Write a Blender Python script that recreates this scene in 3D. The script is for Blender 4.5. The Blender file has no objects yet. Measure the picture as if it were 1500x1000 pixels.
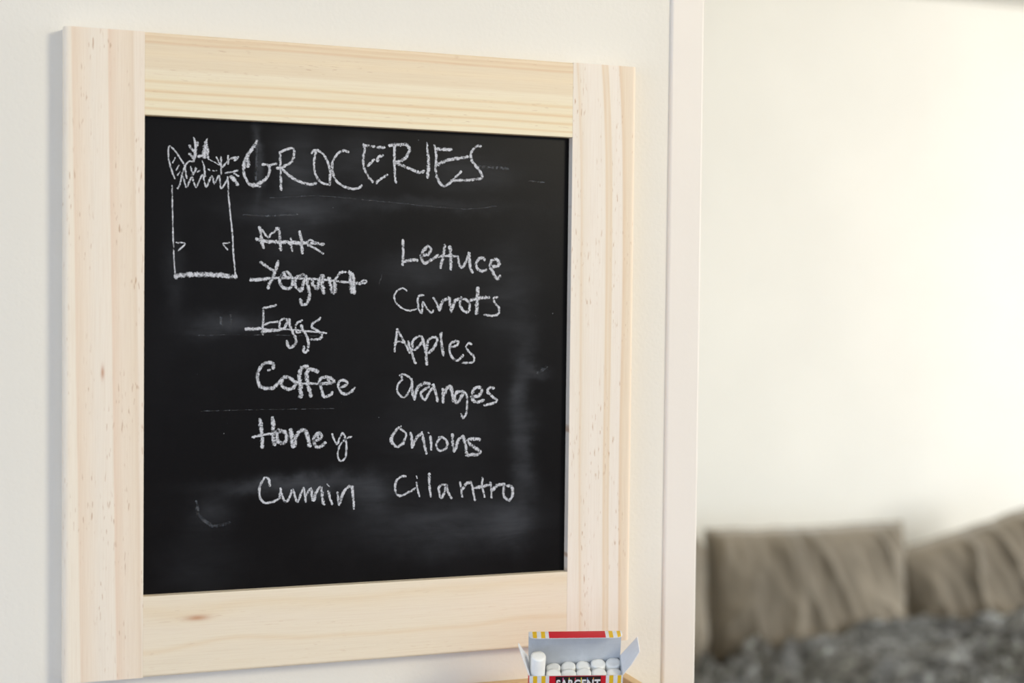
import bpy, bmesh, math, random
from mathutils import Vector, Matrix, noise
random.seed(7)
SC = bpy.context.scene
COL = SC.collection
R = math.radians
OZ = 1.13            # height of the lower edge of the chalkboard frame

# ------------------------------------------------------------------ camera
cd = bpy.data.cameras.new('camera'); cam = bpy.data.objects.new('camera', cd); COL.objects.link(cam)
cd.sensor_width = 36; cd.lens = 50; cd.clip_start = .02; cd.clip_end = 60
yaw, pit, rol = .34755, -.02896, .01083
fwd = Vector((math.sin(yaw)*math.cos(pit), math.cos(yaw)*math.cos(pit), math.sin(pit)))
rgt = Vector((math.cos(yaw), -math.sin(yaw), 0)); up = rgt.cross(fwd)
r2 = rgt*math.cos(rol) + up*math.sin(rol); u2 = up*math.cos(rol) - rgt*math.sin(rol)
M = Matrix((r2, u2, -fwd)).transposed().to_4x4(); M.translation = Vector((-.04251, -1.03678, .26808+OZ))
cam.matrix_world = M
cd.dof.use_dof = True; cd.dof.focus_distance = 1.055; cd.dof.aperture_fstop = 4.0
SC.camera = cam
SC.view_settings.view_transform = 'Standard'; SC.view_settings.look = 'None'
SC.view_settings.gamma = 1; SC.view_settings.use_curve_mapping = False
SC.view_settings.exposure = 0.0

# ------------------------------------------------------------------ light
W = bpy.data.worlds.new('World'); SC.world = W; W.use_nodes = True
W.node_tree.nodes['Background'].inputs[0].default_value = (.625, .771, .98, 1)
W.node_tree.nodes['Background'].inputs[1].default_value = 1.72
def area(name, loc, target, sx, sy, power, col):
    l = bpy.data.lights.new(name, 'AREA'); l.shape = 'RECTANGLE'; l.size = sx; l.size_y = sy
    l.energy = power; l.color = col
    o = bpy.data.objects.new(name, l); COL.objects.link(o); o.location = loc
    o.rotation_euler = (Vector(target)-Vector(loc)).to_track_quat('-Z', 'Y').to_euler()
    return o
area('window_light_left', (-1.9, -1.55, 1.15), (.3, 0, 1.3), .9, 1.2, 6.0, (.833, .883, 1))
area('window_light_right', (1.45, -1.95, 2.1), (.15, 0, 1.35), .5, .5, 24.8, (1, .915, .70))
area('window_light_living_room', (5.2, -.3, 1.7), (2.6, 3.0, 1.0), 1.4, 1.5, 108, (1, .985, .95))

# ------------------------------------------------------------------ helpers
def link(name, me, mat=None, parent=None, smooth=False):
    o = bpy.data.objects.new(name, me); COL.objects.link(o)
    if mat: me.materials.append(mat)
    if parent: o.parent = parent
    if smooth:
        for p in me.polygons: p.use_smooth = True
    return o
def mesh(name, V, F):
    me = bpy.data.meshes.new(name); me.from_pydata([tuple(v) for v in V], [], F); me.update(); return me
def tag(o, label=None, cat=None, group=None, kind=None):
    if label: o['label'] = label
    if cat: o['category'] = cat
    if group: o['group'] = group
    if kind: o['kind'] = kind
    return o
def empty(name, loc, rot=None):
    o = bpy.data.objects.new(name, None); COL.objects.link(o); o.location = loc; o.empty_display_size = .05
    if rot is not None: o.rotation_euler = rot
    return o
def box_bm(bm, a, b, bev=0, seg=2):
    x0, y0, z0 = a; x1, y1, z1 = b
    vs = [bm.verts.new(p) for p in ((x0,y0,z0),(x1,y0,z0),(x1,y1,z0),(x0,y1,z0),(x0,y0,z1),(x1,y0,z1),(x1,y1,z1),(x0,y1,z1))]
    fs = [bm.faces.new([vs[i] for i in f]) for f in ((3,2,1,0),(4,5,6,7),(0,1,5,4),(1,2,6,5),(2,3,7,6),(3,0,4,7))]
    if bev:
        es = set(e for f in fs for e in f.edges)
        bmesh.ops.bevel(bm, geom=list(es), offset=bev, segments=seg, affect='EDGES', profile=.5)
def box(name, a, b, mat, parent=None, bev=0, seg=2):
    bm = bmesh.new(); box_bm(bm, a, b, bev, seg); me = bpy.data.meshes.new(name); bm.to_mesh(me); bm.free()
    return link(name, me, mat, parent)
def prism(name, prof, axis, a, b, mat, parent=None, n=1):
    """closed 2-D profile extruded along an axis; Z: profile is (x,y), X: profile is (y,z)"""
    V = []; F = []; k = len(prof)
    for j in range(n+1):
        t = a+(b-a)*j/n
        for p, q in prof: V.append((p, q, t) if axis == 'Z' else (t, p, q))
    for j in range(n):
        for i in range(k): F.append((j*k+i, j*k+(i+1) % k, (j+1)*k+(i+1) % k, (j+1)*k+i))
    F.append(tuple(reversed(range(k)))); F.append(tuple(range(n*k, n*k+k)))
    me = mesh(name, V, F)
    bm = bmesh.new(); bm.from_mesh(me); bmesh.ops.recalc_face_normals(bm, faces=bm.faces); bm.to_mesh(me); bm.free()
    return link(name, me, mat, parent)
def rounded(x0, y0, x1, y1, r):
    """rectangle profile; r = radii at (x0,y0),(x1,y0),(x1,y1),(x0,y1)"""
    out = []
    for (cx, cy, sx, sy, a0), rr in zip(((x0,y0,1,1,180),(x1,y0,-1,1,270),(x1,y1,-1,-1,0),(x0,y1,1,-1,90)), r):
        if rr <= 0: out.append((cx, cy)); continue
        for k in range(7):
            a = R(a0+15*k); out.append((cx+sx*rr+rr*math.cos(a), cy+sy*rr+rr*math.sin(a)))
    return out

class NT:
    def __init__(s, name):
        s.m = bpy.data.materials.new(name); s.m.use_nodes = True; s.t = s.m.node_tree; s.n = s.t.nodes
        s.b = s.n['Principled BSDF']
    def new(s, typ, **kw):
        n = s.n.new(typ)
        for k, v in kw.items(): setattr(n, k, v)
        return n
    def l(s, a, b): s.t.links.new(a, b)
    def val(s, x, sock):
        if isinstance(x, (int, float)): sock.default_value = x
        elif isinstance(x, tuple): sock.default_value = x
        else: s.l(x, sock)
    def math(s, op, a, b=0.0, c=None, clamp=False):
        n = s.new('ShaderNodeMath', operation=op, use_clamp=clamp); s.val(a, n.inputs[0]); s.val(b, n.inputs[1])
        if c is not None: s.val(c, n.inputs[2])
        return n.outputs[0]
    def mix(s, f, a, b, blend='MIX'):
        n = s.new('ShaderNodeMix', data_type='RGBA', blend_type=blend); s.val(f, n.inputs[0])
        s.val(a, n.inputs[6]); s.val(b, n.inputs[7]); return n.outputs[2]
    def obj(s): return s.new('ShaderNodeTexCoord').outputs['Object']
    def noise(s, vec, scale, detail=3, rough=.5, dist=0):
        n = s.new('ShaderNodeTexNoise'); n.inputs['Scale'].default_value = scale; n.inputs['Detail'].default_value = detail
        n.inputs['Roughness'].default_value = rough; n.inputs['Distortion'].default_value = dist
        if vec is not None: s.l(vec, n.inputs['Vector'])
        return n.outputs['Fac']
    def mapped(s, vec, scale, loc=(0,0,0), rot=(0,0,0)):
        n = s.new('ShaderNodeMapping'); s.l(vec, n.inputs[0]); n.inputs['Scale'].default_value = scale
        n.inputs['Location'].default_value = loc; n.inputs['Rotation'].default_value = rot; return n.outputs[0]
    def ramp(s, f, stops, interp='LINEAR'):
        n = s.new('ShaderNodeValToRGB'); r = n.color_ramp; r.interpolation = interp
        while len(r.elements) > 1: r.elements.remove(r.elements[0])
        for i, (p, c) in enumerate(stops):
            e = r.elements[0] if i == 0 else r.elements.new(p)
            e.position = p; e.color = c if len(c) == 4 else (*c, 1)
        s.l(f, n.inputs[0]); return n.outputs[0]
    def rng(s, f, a, b, c=0.0, d=1.0):
        n = s.new('ShaderNodeMapRange'); s.l(f, n.inputs[0])
        for i, v in enumerate((a, b, c, d)): n.inputs[i+1].default_value = v
        return n.outputs[0]
    def bump(s, h, strength=.3, dist=.001):
        n = s.new('ShaderNodeBump'); n.inputs['Strength'].default_value = strength; n.inputs['Distance'].default_value = dist
        s.l(h, n.inputs['Height']); s.l(n.outputs[0], s.b.inputs['Normal'])
def lin(c):
    return tuple(((v/255)/12.92 if v/255 <= .04045 else ((v/255+.055)/1.055)**2.4) for v in c)
def plain(name, c, rough=.6, spec=.3):
    t = NT(name); t.b.inputs['Base Color'].default_value = (*c, 1); t.b.inputs['Roughness'].default_value = rough
    t.b.inputs['Specular IOR Level'].default_value = spec; return t.m
def paint(name, c, scale=260, st=.25, rough=.7, var=.02):
    t = NT(name); v = t.obj()
    n = t.noise(v, scale, 3, .55); m = t.noise(v, 3.0, 3)
    col = t.mix(t.rng(m, .3, .7), (*[x*(1-var) for x in c], 1), (*[min(1, x*(1+var)) for x in c], 1))
    t.l(col, t.b.inputs['Base Color']); t.b.inputs['Roughness'].default_value = rough
    t.b.inputs['Specular IOR Level'].default_value = .25; t.bump(n, st, .0012); return t.m

def pine(name, grain, x0, width, z0, length, stops, drift=0.0, warp=.02, seed=0, fleck=1.0, wave=0.0, knot=None, soft=.3, gain=(1, 1, 1), bend=0.0):
    """pale pine board: bands across the grain from a ramp, drifting along it; dark flecks; fine grain"""
    t = NT(name); v = t.obj(); sp = t.new('ShaderNodeSeparateXYZ'); t.l(v, sp.inputs[0])
    ac, al = (sp.outputs[0], sp.outputs[2]) if grain == 'Z' else (sp.outputs[2], sp.outputs[0])
    u = t.math('MULTIPLY', t.math('SUBTRACT', ac, x0), 1/width)
    l = t.math('MULTIPLY', t.math('SUBTRACT', al, z0), 1/length)
    u = t.math('ADD', u, t.math('MULTIPLY', l, drift))
    S = (40, 1, 5) if grain == 'Z' else (5, 1, 40)
    w = t.noise(t.mapped(v, S, (seed*3.1, 0, seed*1.7)), 1, 2)
    u = t.math('ADD', u, t.math('MULTIPLY', t.math('SUBTRACT', w, .5), warp))
    if wave:
        S = (14, 1, 3) if grain == 'Z' else (9, 1, 10)
        w2 = t.noise(t.mapped(v, S, (seed, 0, seed*2.2)), 1, 1)
        u = t.math('ADD', u, t.math('MULTIPLY', t.math('SUBTRACT', w2, .5), wave))
    if bend: u = t.math('ADD', u, t.math('MULTIPLY', t.math('EXPONENT', t.math('MULTIPLY', t.math('SUBTRACT', l, 1.0), 5.0)), bend))
    if knot:
        kx, kz, kr, ka = knot
        dx = t.math('SUBTRACT', sp.outputs[0], kx); dz = t.math('SUBTRACT', sp.outputs[2], kz)
        sx, sz = (1, .25) if grain == 'Z' else (.25, 1)
        d = t.math('ADD', t.math('POWER', t.math('MULTIPLY', dx, sx/kr), 2), t.math('POWER', t.math('MULTIPLY', dz, sz/kr), 2))
        g = t.math('EXPONENT', t.math('MULTIPLY', d, -1.0))
        u = t.math('ADD', u, t.math('MULTIPLY', g, ka))
    av = [sum(c[i] for _, c in stops)/len(stops)*.4+max(c[i] for _, c in stops)*.6 for i in range(3)]
    col = t.ramp(u, [(p, tuple(min(.93, q*h) for q, h in zip(lin([c[i]+(av[i]-c[i])*soft for i in range(3)]), gain))) for p, c in stops])
    S = (1400, 1, 22) if grain == 'Z' else (22, 1, 1400)
    g1 = t.noise(t.mapped(v, S), 1, 4, .6)
    col = t.mix(t.rng(g1, .45, .75, 0, .16), col, (*lin((205, 170, 130)), 1), 'MULTIPLY')
    S = (900, 1, 110) if grain == 'Z' else (110, 1, 900)
    f = t.noise(t.mapped(v, S, (seed*7, 0, 3)), 1, 1)
    S = (90, 1, 14) if grain == 'Z' else (14, 1, 90)
    f2 = t.noise(t.mapped(v, S, (seed, 0, seed)), 1, 2)
    fm = t.math('MULTIPLY', t.rng(f, .64, .71, 0, 1), t.rng(f2, .48, .60, 0, .8*fleck))
    col = t.mix(fm, col, (*lin((196, 160, 128)), 1))
    if knot:
        k2 = t.math('EXPONENT', t.math('MULTIPLY', d, -14.0))
        col = t.mix(t.math('MULTIPLY', k2, .75), col, (*lin((188, 128, 92)), 1))
    t.l(col, t.b.inputs['Base Color']); t.b.inputs['Roughness'].default_value = .55
    t.b.inputs['Specular IOR Level'].default_value = .3
    t.bump(g1, .12, .0004); return t.m

# ------------------------------------------------------------------ data: chalk lines on the board, in 1/100 mm of the board plane
STROKES=[
('Milk',[[13545,31876,216,13565,31762,216,13586,31634,216,13608,31505,216,13627,31386,216,13642,31287,216,13657,31170,216,13674,31048,216,13692,30934,216,13709,30838,217,13735,30730,217,13767,30617,217,13800,30507,217,13830,30408,217],[13763,31685,134,13815,31595,134,13873,31492,134,13931,31393,134,13982,31317,134,14055,31230,134,14135,31152,134,14200,31126,134,14245,31190,134,14287,31308,134,14337,31405,134,14421,31461,134,14527,31513,134,14613,31570,134,14671,31653,134,14723,31756,134,14770,31850,134],[14849,31833,206,14890,31740,206,14934,31636,206,14971,31500,206,14983,31416,206,14997,31306,206,15011,31178,206,15024,31045,206,15037,30916,206,15047,30802,206,15055,30713,206,15064,30590,206,15069,30477,206,15073,30373,206,15077,30278,206],[15809,31126,167,15813,31014,167,15818,30887,167,15823,30761,167,15832,30652,167,15848,30547,167,15870,30433,167,15894,30319,167,15915,30218,167],[16466,31619,239,16486,31510,239,16509,31388,239,16531,31263,239,16550,31145,240,16563,31040,240,16577,30914,240,16591,30780,240,16603,30655,240,16614,30551,240,16625,30436,240,16637,30316,240,16647,30199,240,16657,30095,240],[16953,30877,152,17040,30930,152,17135,30988,152,17214,31022,152,17330,31015,152,17396,30967,152,17348,30892,152,17256,30790,152,17176,30723,152,17092,30726,152,17015,30759,152],[17055,30680,152,17161,30637,152,17282,30588,152,17400,30538,152,17500,30492,152,17592,30439,153,17689,30376,153,17784,30313,153,17866,30261,153,17973,30196,153,18088,30129,153,18191,30068,153],[17377,30827,208,17482,30815,209,17601,30802,209,17719,30789,209,17822,30778,209,17919,30768,209,18026,30758,209,18133,30748,209,18227,30740,209],[13334,31018,244,13444,30989,244,13565,30955,244,13693,30923,244,13827,30900,244,13912,30891,244,14013,30882,244,14126,30875,245,14246,30868,245,14371,30863,245,14496,30857,245,14617,30852,245,14709,30848,245,14815,30845,245,14933,30840,246,15059,30836,246,15190,30832,246,15323,30828,246,15455,30825,246,15583,30822,246,15702,30819,246,15811,30818,247,15919,30816,247,16038,30816,247,16164,30816,247,16295,30816,247,16429,30817,247,16564,30817,248,16696,30818,248,16824,30819,248,16944,30819,248,17054,30819,248],]),
('Yogurt',[[13619,29351,195,13706,29292,195,13804,29226,195,13906,29157,195,14005,29092,195,14094,29035,195,14186,28980,195,14291,28920,196,14400,28859,196,14506,28800,196,14600,28748,196],[14894,29435,226,14868,29340,226,14840,29234,226,14811,29123,226,14781,29012,226,14750,28906,226,14719,28809,226,14682,28707,226,14637,28589,226,14587,28464,226,14537,28343,226,14492,28236,225,14455,28153,225,14390,28037,225,14327,27943,225,14279,27854,225,14245,27743,225,14217,27614,225,14192,27498,225],[12919,28100,153,13021,28108,153,13130,28118,153,13244,28128,153,13362,28138,153,13483,28149,154,13607,28159,154,13732,28170,154,13857,28180,154,13981,28189,154,14103,28198,154,14222,28205,154,14336,28210,154,14438,28214,154,14550,28218,154,14671,28222,154,14799,28225,155,14933,28228,155,15070,28231,155,15210,28233,155,15351,28235,155,15492,28237,155,15630,28238,155,15764,28239,155,15893,28239,155,16015,28239,155,16128,28238,156,16240,28237,156,16360,28235,156,16487,28232,156,16618,28229,156,16754,28225,156,16892,28221,156,17032,28217,156,17171,28212,156,17310,28206,156,17446,28201,157,17579,28195,157,17706,28189,157,17827,28183,157,17941,28176,157,18056,28169,157,18181,28160,157,18314,28149,157,18453,28138,157,18596,28125,157,18742,28112,158,18889,28099,158,19034,28086,158,19176,28073,158,19314,28060,158,19444,28049,158,19566,28039,158,19678,28030,158,19777,28023,158,19907,28016,158,20038,28009,159,20168,28004,159,20298,28000,159,20426,27996,159,20552,27993,159,20674,27990,159,20792,27987,159,20906,27984,159,21013,27981,159],[12919,28071,224,13058,28079,224,13198,28087,224,13338,28095,224,13478,28103,224,13619,28111,225,13759,28119,225,13899,28127,225,14040,28135,225],[20704,27916,147,20809,27899,147,20926,27881,147,21014,27890,147,21059,27959,147,21091,28061,147,21136,28134,147,21234,28159,147,21360,28163,147,21446,28150,147,21483,28071,147,21448,27987,147,21351,27967,147,21207,27959,147,21075,27951,147],[15168,28461,202,15120,28362,202,15061,28251,202,15012,28140,202,14992,28042,202,15009,27940,202,15051,27822,202,15109,27711,202,15173,27629,202,15260,27574,203,15377,27528,203,15497,27497,203,15593,27486,203,15704,27509,203,15814,27564,203,15891,27639,203,15923,27722,203,15944,27836,203,15952,27955,203,15949,28057,203,15928,28152,203,15890,28259,203,15843,28360,203,15796,28441,203,15717,28537,203,15618,28626,203,15525,28675,203,15425,28663,203,15311,28614,203,15227,28551,202,15186,28458,202,15161,28335,202,15140,28223,202],[15347,28582,203,15380,28490,203,15418,28387,203,15468,28317,203,15553,28294,203,15665,28293,203,15767,28292,203],[16668,28455,216,16571,28423,216,16460,28388,216,16355,28349,216,16278,28300,216,16206,28199,215,16153,28066,215,16130,27940,215,16138,27841,215,16164,27723,215,16204,27609,215,16253,27525,216,16328,27457,216,16434,27391,216,16539,27348,216,16615,27351,216,16657,27423,216,16687,27553,216,16710,27701,216,16732,27830,216,16758,27932,216,16790,28054,216,16822,28180,216,16844,28291,216,16849,28369,216,16774,28449,216,16668,28485,216],[16940,28400,228,16963,28284,228,16989,28153,228,17016,28018,228,17042,27888,228,17065,27775,228,17090,27662,228,17121,27537,229,17152,27408,229,17177,27285,229,17190,27178,229,17190,27072,229,17182,26953,229,17168,26832,229,17151,26724,229,17133,26639,229,17096,26528,229,17046,26433,229,16984,26369,228,16881,26331,228,16749,26315,228,16652,26336,228,16607,26427,228,16581,26566,228,16559,26693,228],[17395,28138,253,17422,28036,253,17451,27918,253,17483,27807,253,17519,27721,253,17594,27623,253,17689,27537,253,17763,27515,253,17798,27568,253,17826,27671,253,17853,27793,253,17882,27906,253,17912,27998,253,17949,28109,254,17988,28229,254,18027,28346,254,18061,28448,254],[18152,28449,278,18145,28339,278,18136,28216,278,18127,28088,278,18123,27963,278,18126,27849,278,18138,27752,278,18157,27641,278,18181,27523,278,18207,27404,278,18232,27292,278,18252,27191,278],[18641,28277,266,18671,28176,267,18705,28061,267,18740,27943,267,18772,27832,267,18798,27738,267,18822,27625,267,18844,27500,267,18866,27390,267,18893,27319,267,18990,27257,267,19076,27321,267,19084,27388,267,19086,27486,267,19085,27606,267,19081,27738,267,19077,27872,267,19073,27997,267,19071,28103,267],[19101,28164,182,19167,28271,182,19241,28398,182,19318,28525,182,19394,28636,182,19465,28711,182,19562,28755,182,19676,28770,183,19792,28772,183,19895,28779,183],[20203,28784,256,20213,28675,256,20224,28553,256,20236,28425,256,20248,28297,256,20260,28173,256,20270,28061,256,20279,27962,256,20288,27851,256,20299,27732,257,20309,27611,257,20319,27491,257,20329,27378,257,20338,27276,257],[20389,28606,257,20410,28506,257,20433,28395,257,20458,28278,257,20482,28160,257,20503,28047,257,20518,27943,257,20528,27836,257,20535,27714,257,20541,27584,257,20546,27453,257,20550,27329,257,20554,27218,257],]),
('Eggs',[[14764,26263,155,14652,26230,155,14526,26193,154,14401,26158,154,14292,26130,154,14179,26108,154,14050,26087,154,13933,26068,154,13856,26049,154,13827,26032,154,13844,25955,154,13844,25889,154,13845,25799,154,13847,25690,154,13848,25569,154,13849,25441,154,13847,25314,154,13846,25229,154,13843,25128,154,13840,25014,154,13836,24892,154,13831,24763,154,13827,24633,154,13823,24503,154,13818,24379,154,13815,24263,154,13811,24159,154],[13957,24865,141,14044,24903,141,14140,24946,141,14241,24987,141,14342,25017,142,14436,25031,142,14550,25041,142,14674,25049,142,14795,25055,142,14901,25062,142],[12553,24539,119,12658,24541,119,12776,24543,119,12900,24545,119,13030,24548,119,13160,24550,119,13287,24551,119,13408,24552,120,13519,24553,120,13617,24552,120,13733,24548,120,13852,24541,120,13972,24532,120,14095,24523,120,14219,24514,120,14346,24507,120,14474,24503,120,14563,24502,120,14667,24502,120,14781,24504,120,14903,24506,120,15031,24508,121,15163,24510,121,15294,24512,121,15423,24513,121,15547,24512,121,15663,24511,121,15768,24507,121,15872,24501,121,15984,24493,121,16102,24483,121,16225,24471,121,16351,24458,121,16479,24444,121,16606,24431,121,16730,24417,122,16851,24404,122,16966,24392,122,17074,24382,122,17184,24371,122,17303,24361,122,17431,24349,122,17564,24337,122,17702,24325,122,17840,24312,122,17978,24300,122,18114,24288,122,18244,24276,122,18367,24265,123,18480,24255,123],[12595,24540,204,12722,24543,204,12850,24546,204,12977,24549,204,13105,24552,205,13233,24555,205,13361,24558,205,13489,24561,205,13617,24564,205],[13746,24330,214,13838,24346,214,13939,24365,214,14045,24385,214,14153,24403,214,14260,24417,214,14360,24426,214,14481,24434,215,14613,24441,215,14748,24449,215,14877,24455,215,14990,24462,215],[15547,25281,147,15462,25294,147,15368,25308,147,15287,25301,146,15211,25256,146,15131,25185,146,15073,25106,146,15039,25000,146,15017,24867,146,15010,24762,146,15024,24656,146,15076,24591,146,15164,24584,146,15284,24598,147,15378,24635,147,15430,24716,147,15470,24831,147,15506,24936,147],[15720,25282,190,15728,25170,190,15736,25043,190,15748,24917,190,15766,24808,190,15799,24705,190,15844,24591,190,15894,24479,190,15942,24378,190,15999,24277,190,16070,24163,190,16137,24049,190,16184,23948,190,16212,23844,191,16232,23724,191,16240,23609,191,16230,23517,191,16172,23409,191,16079,23306,190,15993,23236,190,15907,23206,190,15809,23199,190,15733,23215,190,15655,23309,190,15602,23430,190,15584,23548,190,15578,23667,190],[15547,25195,147,15604,25170,147,15634,25109,147,15609,25028,147,15563,24912,147,15509,24786,147,15464,24678,147],[16676,25158,147,16558,25121,147,16428,25079,147,16329,25026,147,16262,24943,147,16207,24832,147,16179,24724,147,16181,24632,147,16198,24518,147,16223,24410,147,16246,24336,147,16302,24276,147,16377,24272,147,16453,24307,147,16550,24368,147,16638,24424,148],[16635,24812,191,16658,24701,191,16685,24578,191,16724,24467,191,16778,24389,191,16853,24304,191,16929,24213,191,16989,24122,191,17026,24037,191,17065,23934,191,17101,23822,191,17129,23708,191,17145,23603,191,17148,23505,191,17145,23385,191,17136,23256,191,17123,23132,191,17105,23026,191,17084,22954,191,17004,22876,191,16896,22848,191,16822,22868,191,16806,22931,191,16807,23038,191,16815,23156,191,16820,23257,191],[18032,25360,166,17950,25289,166,17860,25211,166,17770,25142,166,17686,25096,166,17581,25048,166,17483,24997,166,17420,24945,165,17388,24850,165,17389,24735,165,17423,24642,165,17515,24582,166,17653,24527,166,17774,24470,166,17854,24414,166,17944,24345,166,18026,24274,166,18084,24211,166,18135,24124,166,18165,24028,166,18152,23951,166,18091,23906,166,17991,23862,166,17878,23824,166,17779,23798,166,17684,23785,166,17573,23780,166,17461,23779,166,17363,23776,165],]),
('Coffee',[[14571,21698,226,14604,21783,226,14639,21878,226,14647,21953,226,14579,22039,226,14467,22098,225,14364,22116,225,14232,22120,225,14108,22099,225,14012,22056,225,13898,21989,225,13787,21910,225,13701,21831,225,13633,21738,224,13566,21622,224,13511,21496,224,13475,21373,224,13461,21279,224,13453,21164,224,13450,21037,224,13453,20912,224,13462,20798,224,13478,20709,224,13525,20597,224,13596,20487,225,13678,20392,225,13761,20323,225,13859,20277,225,13982,20243,225,14110,20222,225,14222,20216,225,14333,20228,225,14460,20256,226,14583,20295,226,14682,20339,226,14762,20399,226,14841,20479,226,14917,20565,226,14989,20644,226,15070,20724,226,15165,20819,226,15262,20915,226,15347,21000,226],[14214,21547,154,14367,21561,154],[15347,21051,226,15445,21057,227,15554,21062,227,15657,21049,227,15742,21014,227,15843,20960,227,15943,20899,227,16020,20840,227,16108,20744,227,16189,20627,227,16229,20529,228,16209,20447,228,16149,20365,227,16075,20299,227,16003,20253,227,15905,20204,227,15803,20165,227,15714,20148,227,15592,20168,227,15457,20218,227,15352,20281,227,15272,20368,226,15203,20482,226,15169,20591,226,15191,20703,226,15246,20832,226,15296,20949,226],[17079,21770,280,16986,21782,280,16883,21795,280,16793,21772,280,16726,21712,280,16650,21620,280,16581,21511,280,16535,21402,280,16517,21302,280,16508,21175,280,16506,21037,280,16508,20901,280,16513,20784,280,16524,20669,280,16542,20539,280,16564,20404,280,16583,20276,280,16595,20164,280,16600,20056,280,16601,19938,280,16601,19817,280,16599,19700,280,16599,19596,280],[17840,21419,260,17752,21466,260,17653,21522,260,17555,21572,260,17472,21603,260,17362,21619,260,17246,21615,260,17159,21579,260,17114,21514,260,17074,21417,260,17045,21304,259,17031,21192,259,17035,21088,260,17050,20955,260,17071,20812,260,17094,20678,260,17113,20572,260,17137,20464,260,17164,20359,260,17193,20257,260,17221,20157,260,17244,20067,260,17272,19960,260,17301,19846,260,17330,19735,260,17355,19638,260],[16176,20735,176,16264,20704,176,16355,20668,176,16454,20631,176,16567,20599,176,16697,20576,176,16787,20568,176,16898,20561,176,17026,20556,176,17165,20552,177,17310,20549,177,17456,20547,177,17597,20544,177,17729,20542,177,17846,20539,177],[18003,20511,219,18110,20518,219,18233,20524,219,18363,20531,219,18488,20538,220,18599,20547,220,18687,20556,220,18834,20579,220,18962,20611,220,19029,20657,220,19011,20745,220,18937,20860,220,18842,20945,220,18744,20978,220,18611,21003,220,18475,21016,220,18367,21016,219,18248,20989,219,18133,20936,219,18053,20874,219,18014,20791,219,17998,20681,219,18003,20563,219,18022,20477,219,18054,20368,219,18094,20249,219,18133,20136,219,18164,20043,219,18194,19931,219,18225,19809,219,18258,19699,219,18298,19626,219,18379,19583,220,18485,19575,220,18588,19596,220,18670,19644,220,18768,19721,220,18868,19806,220,18955,19878,220],[18579,20921,157,18685,20764,157,18792,20607,157],[19535,20236,189,19626,20271,189,19731,20312,189,19831,20352,189,19905,20388,190,20012,20463,190,20063,20543,190,20011,20656,190,19902,20753,190,19788,20777,189,19642,20781,189,19531,20757,189,19466,20679,189,19419,20562,189,19401,20445,189,19413,20350,189,19445,20234,189,19488,20119,189,19536,20027,189,19599,19949,189,19681,19868,189,19772,19800,189,19857,19763,190,19951,19760,190,20066,19781,190,20183,19818,190,20281,19862,190,20372,19927,190,20470,20017,190,20566,20114,190,20652,20197,190],]),
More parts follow.
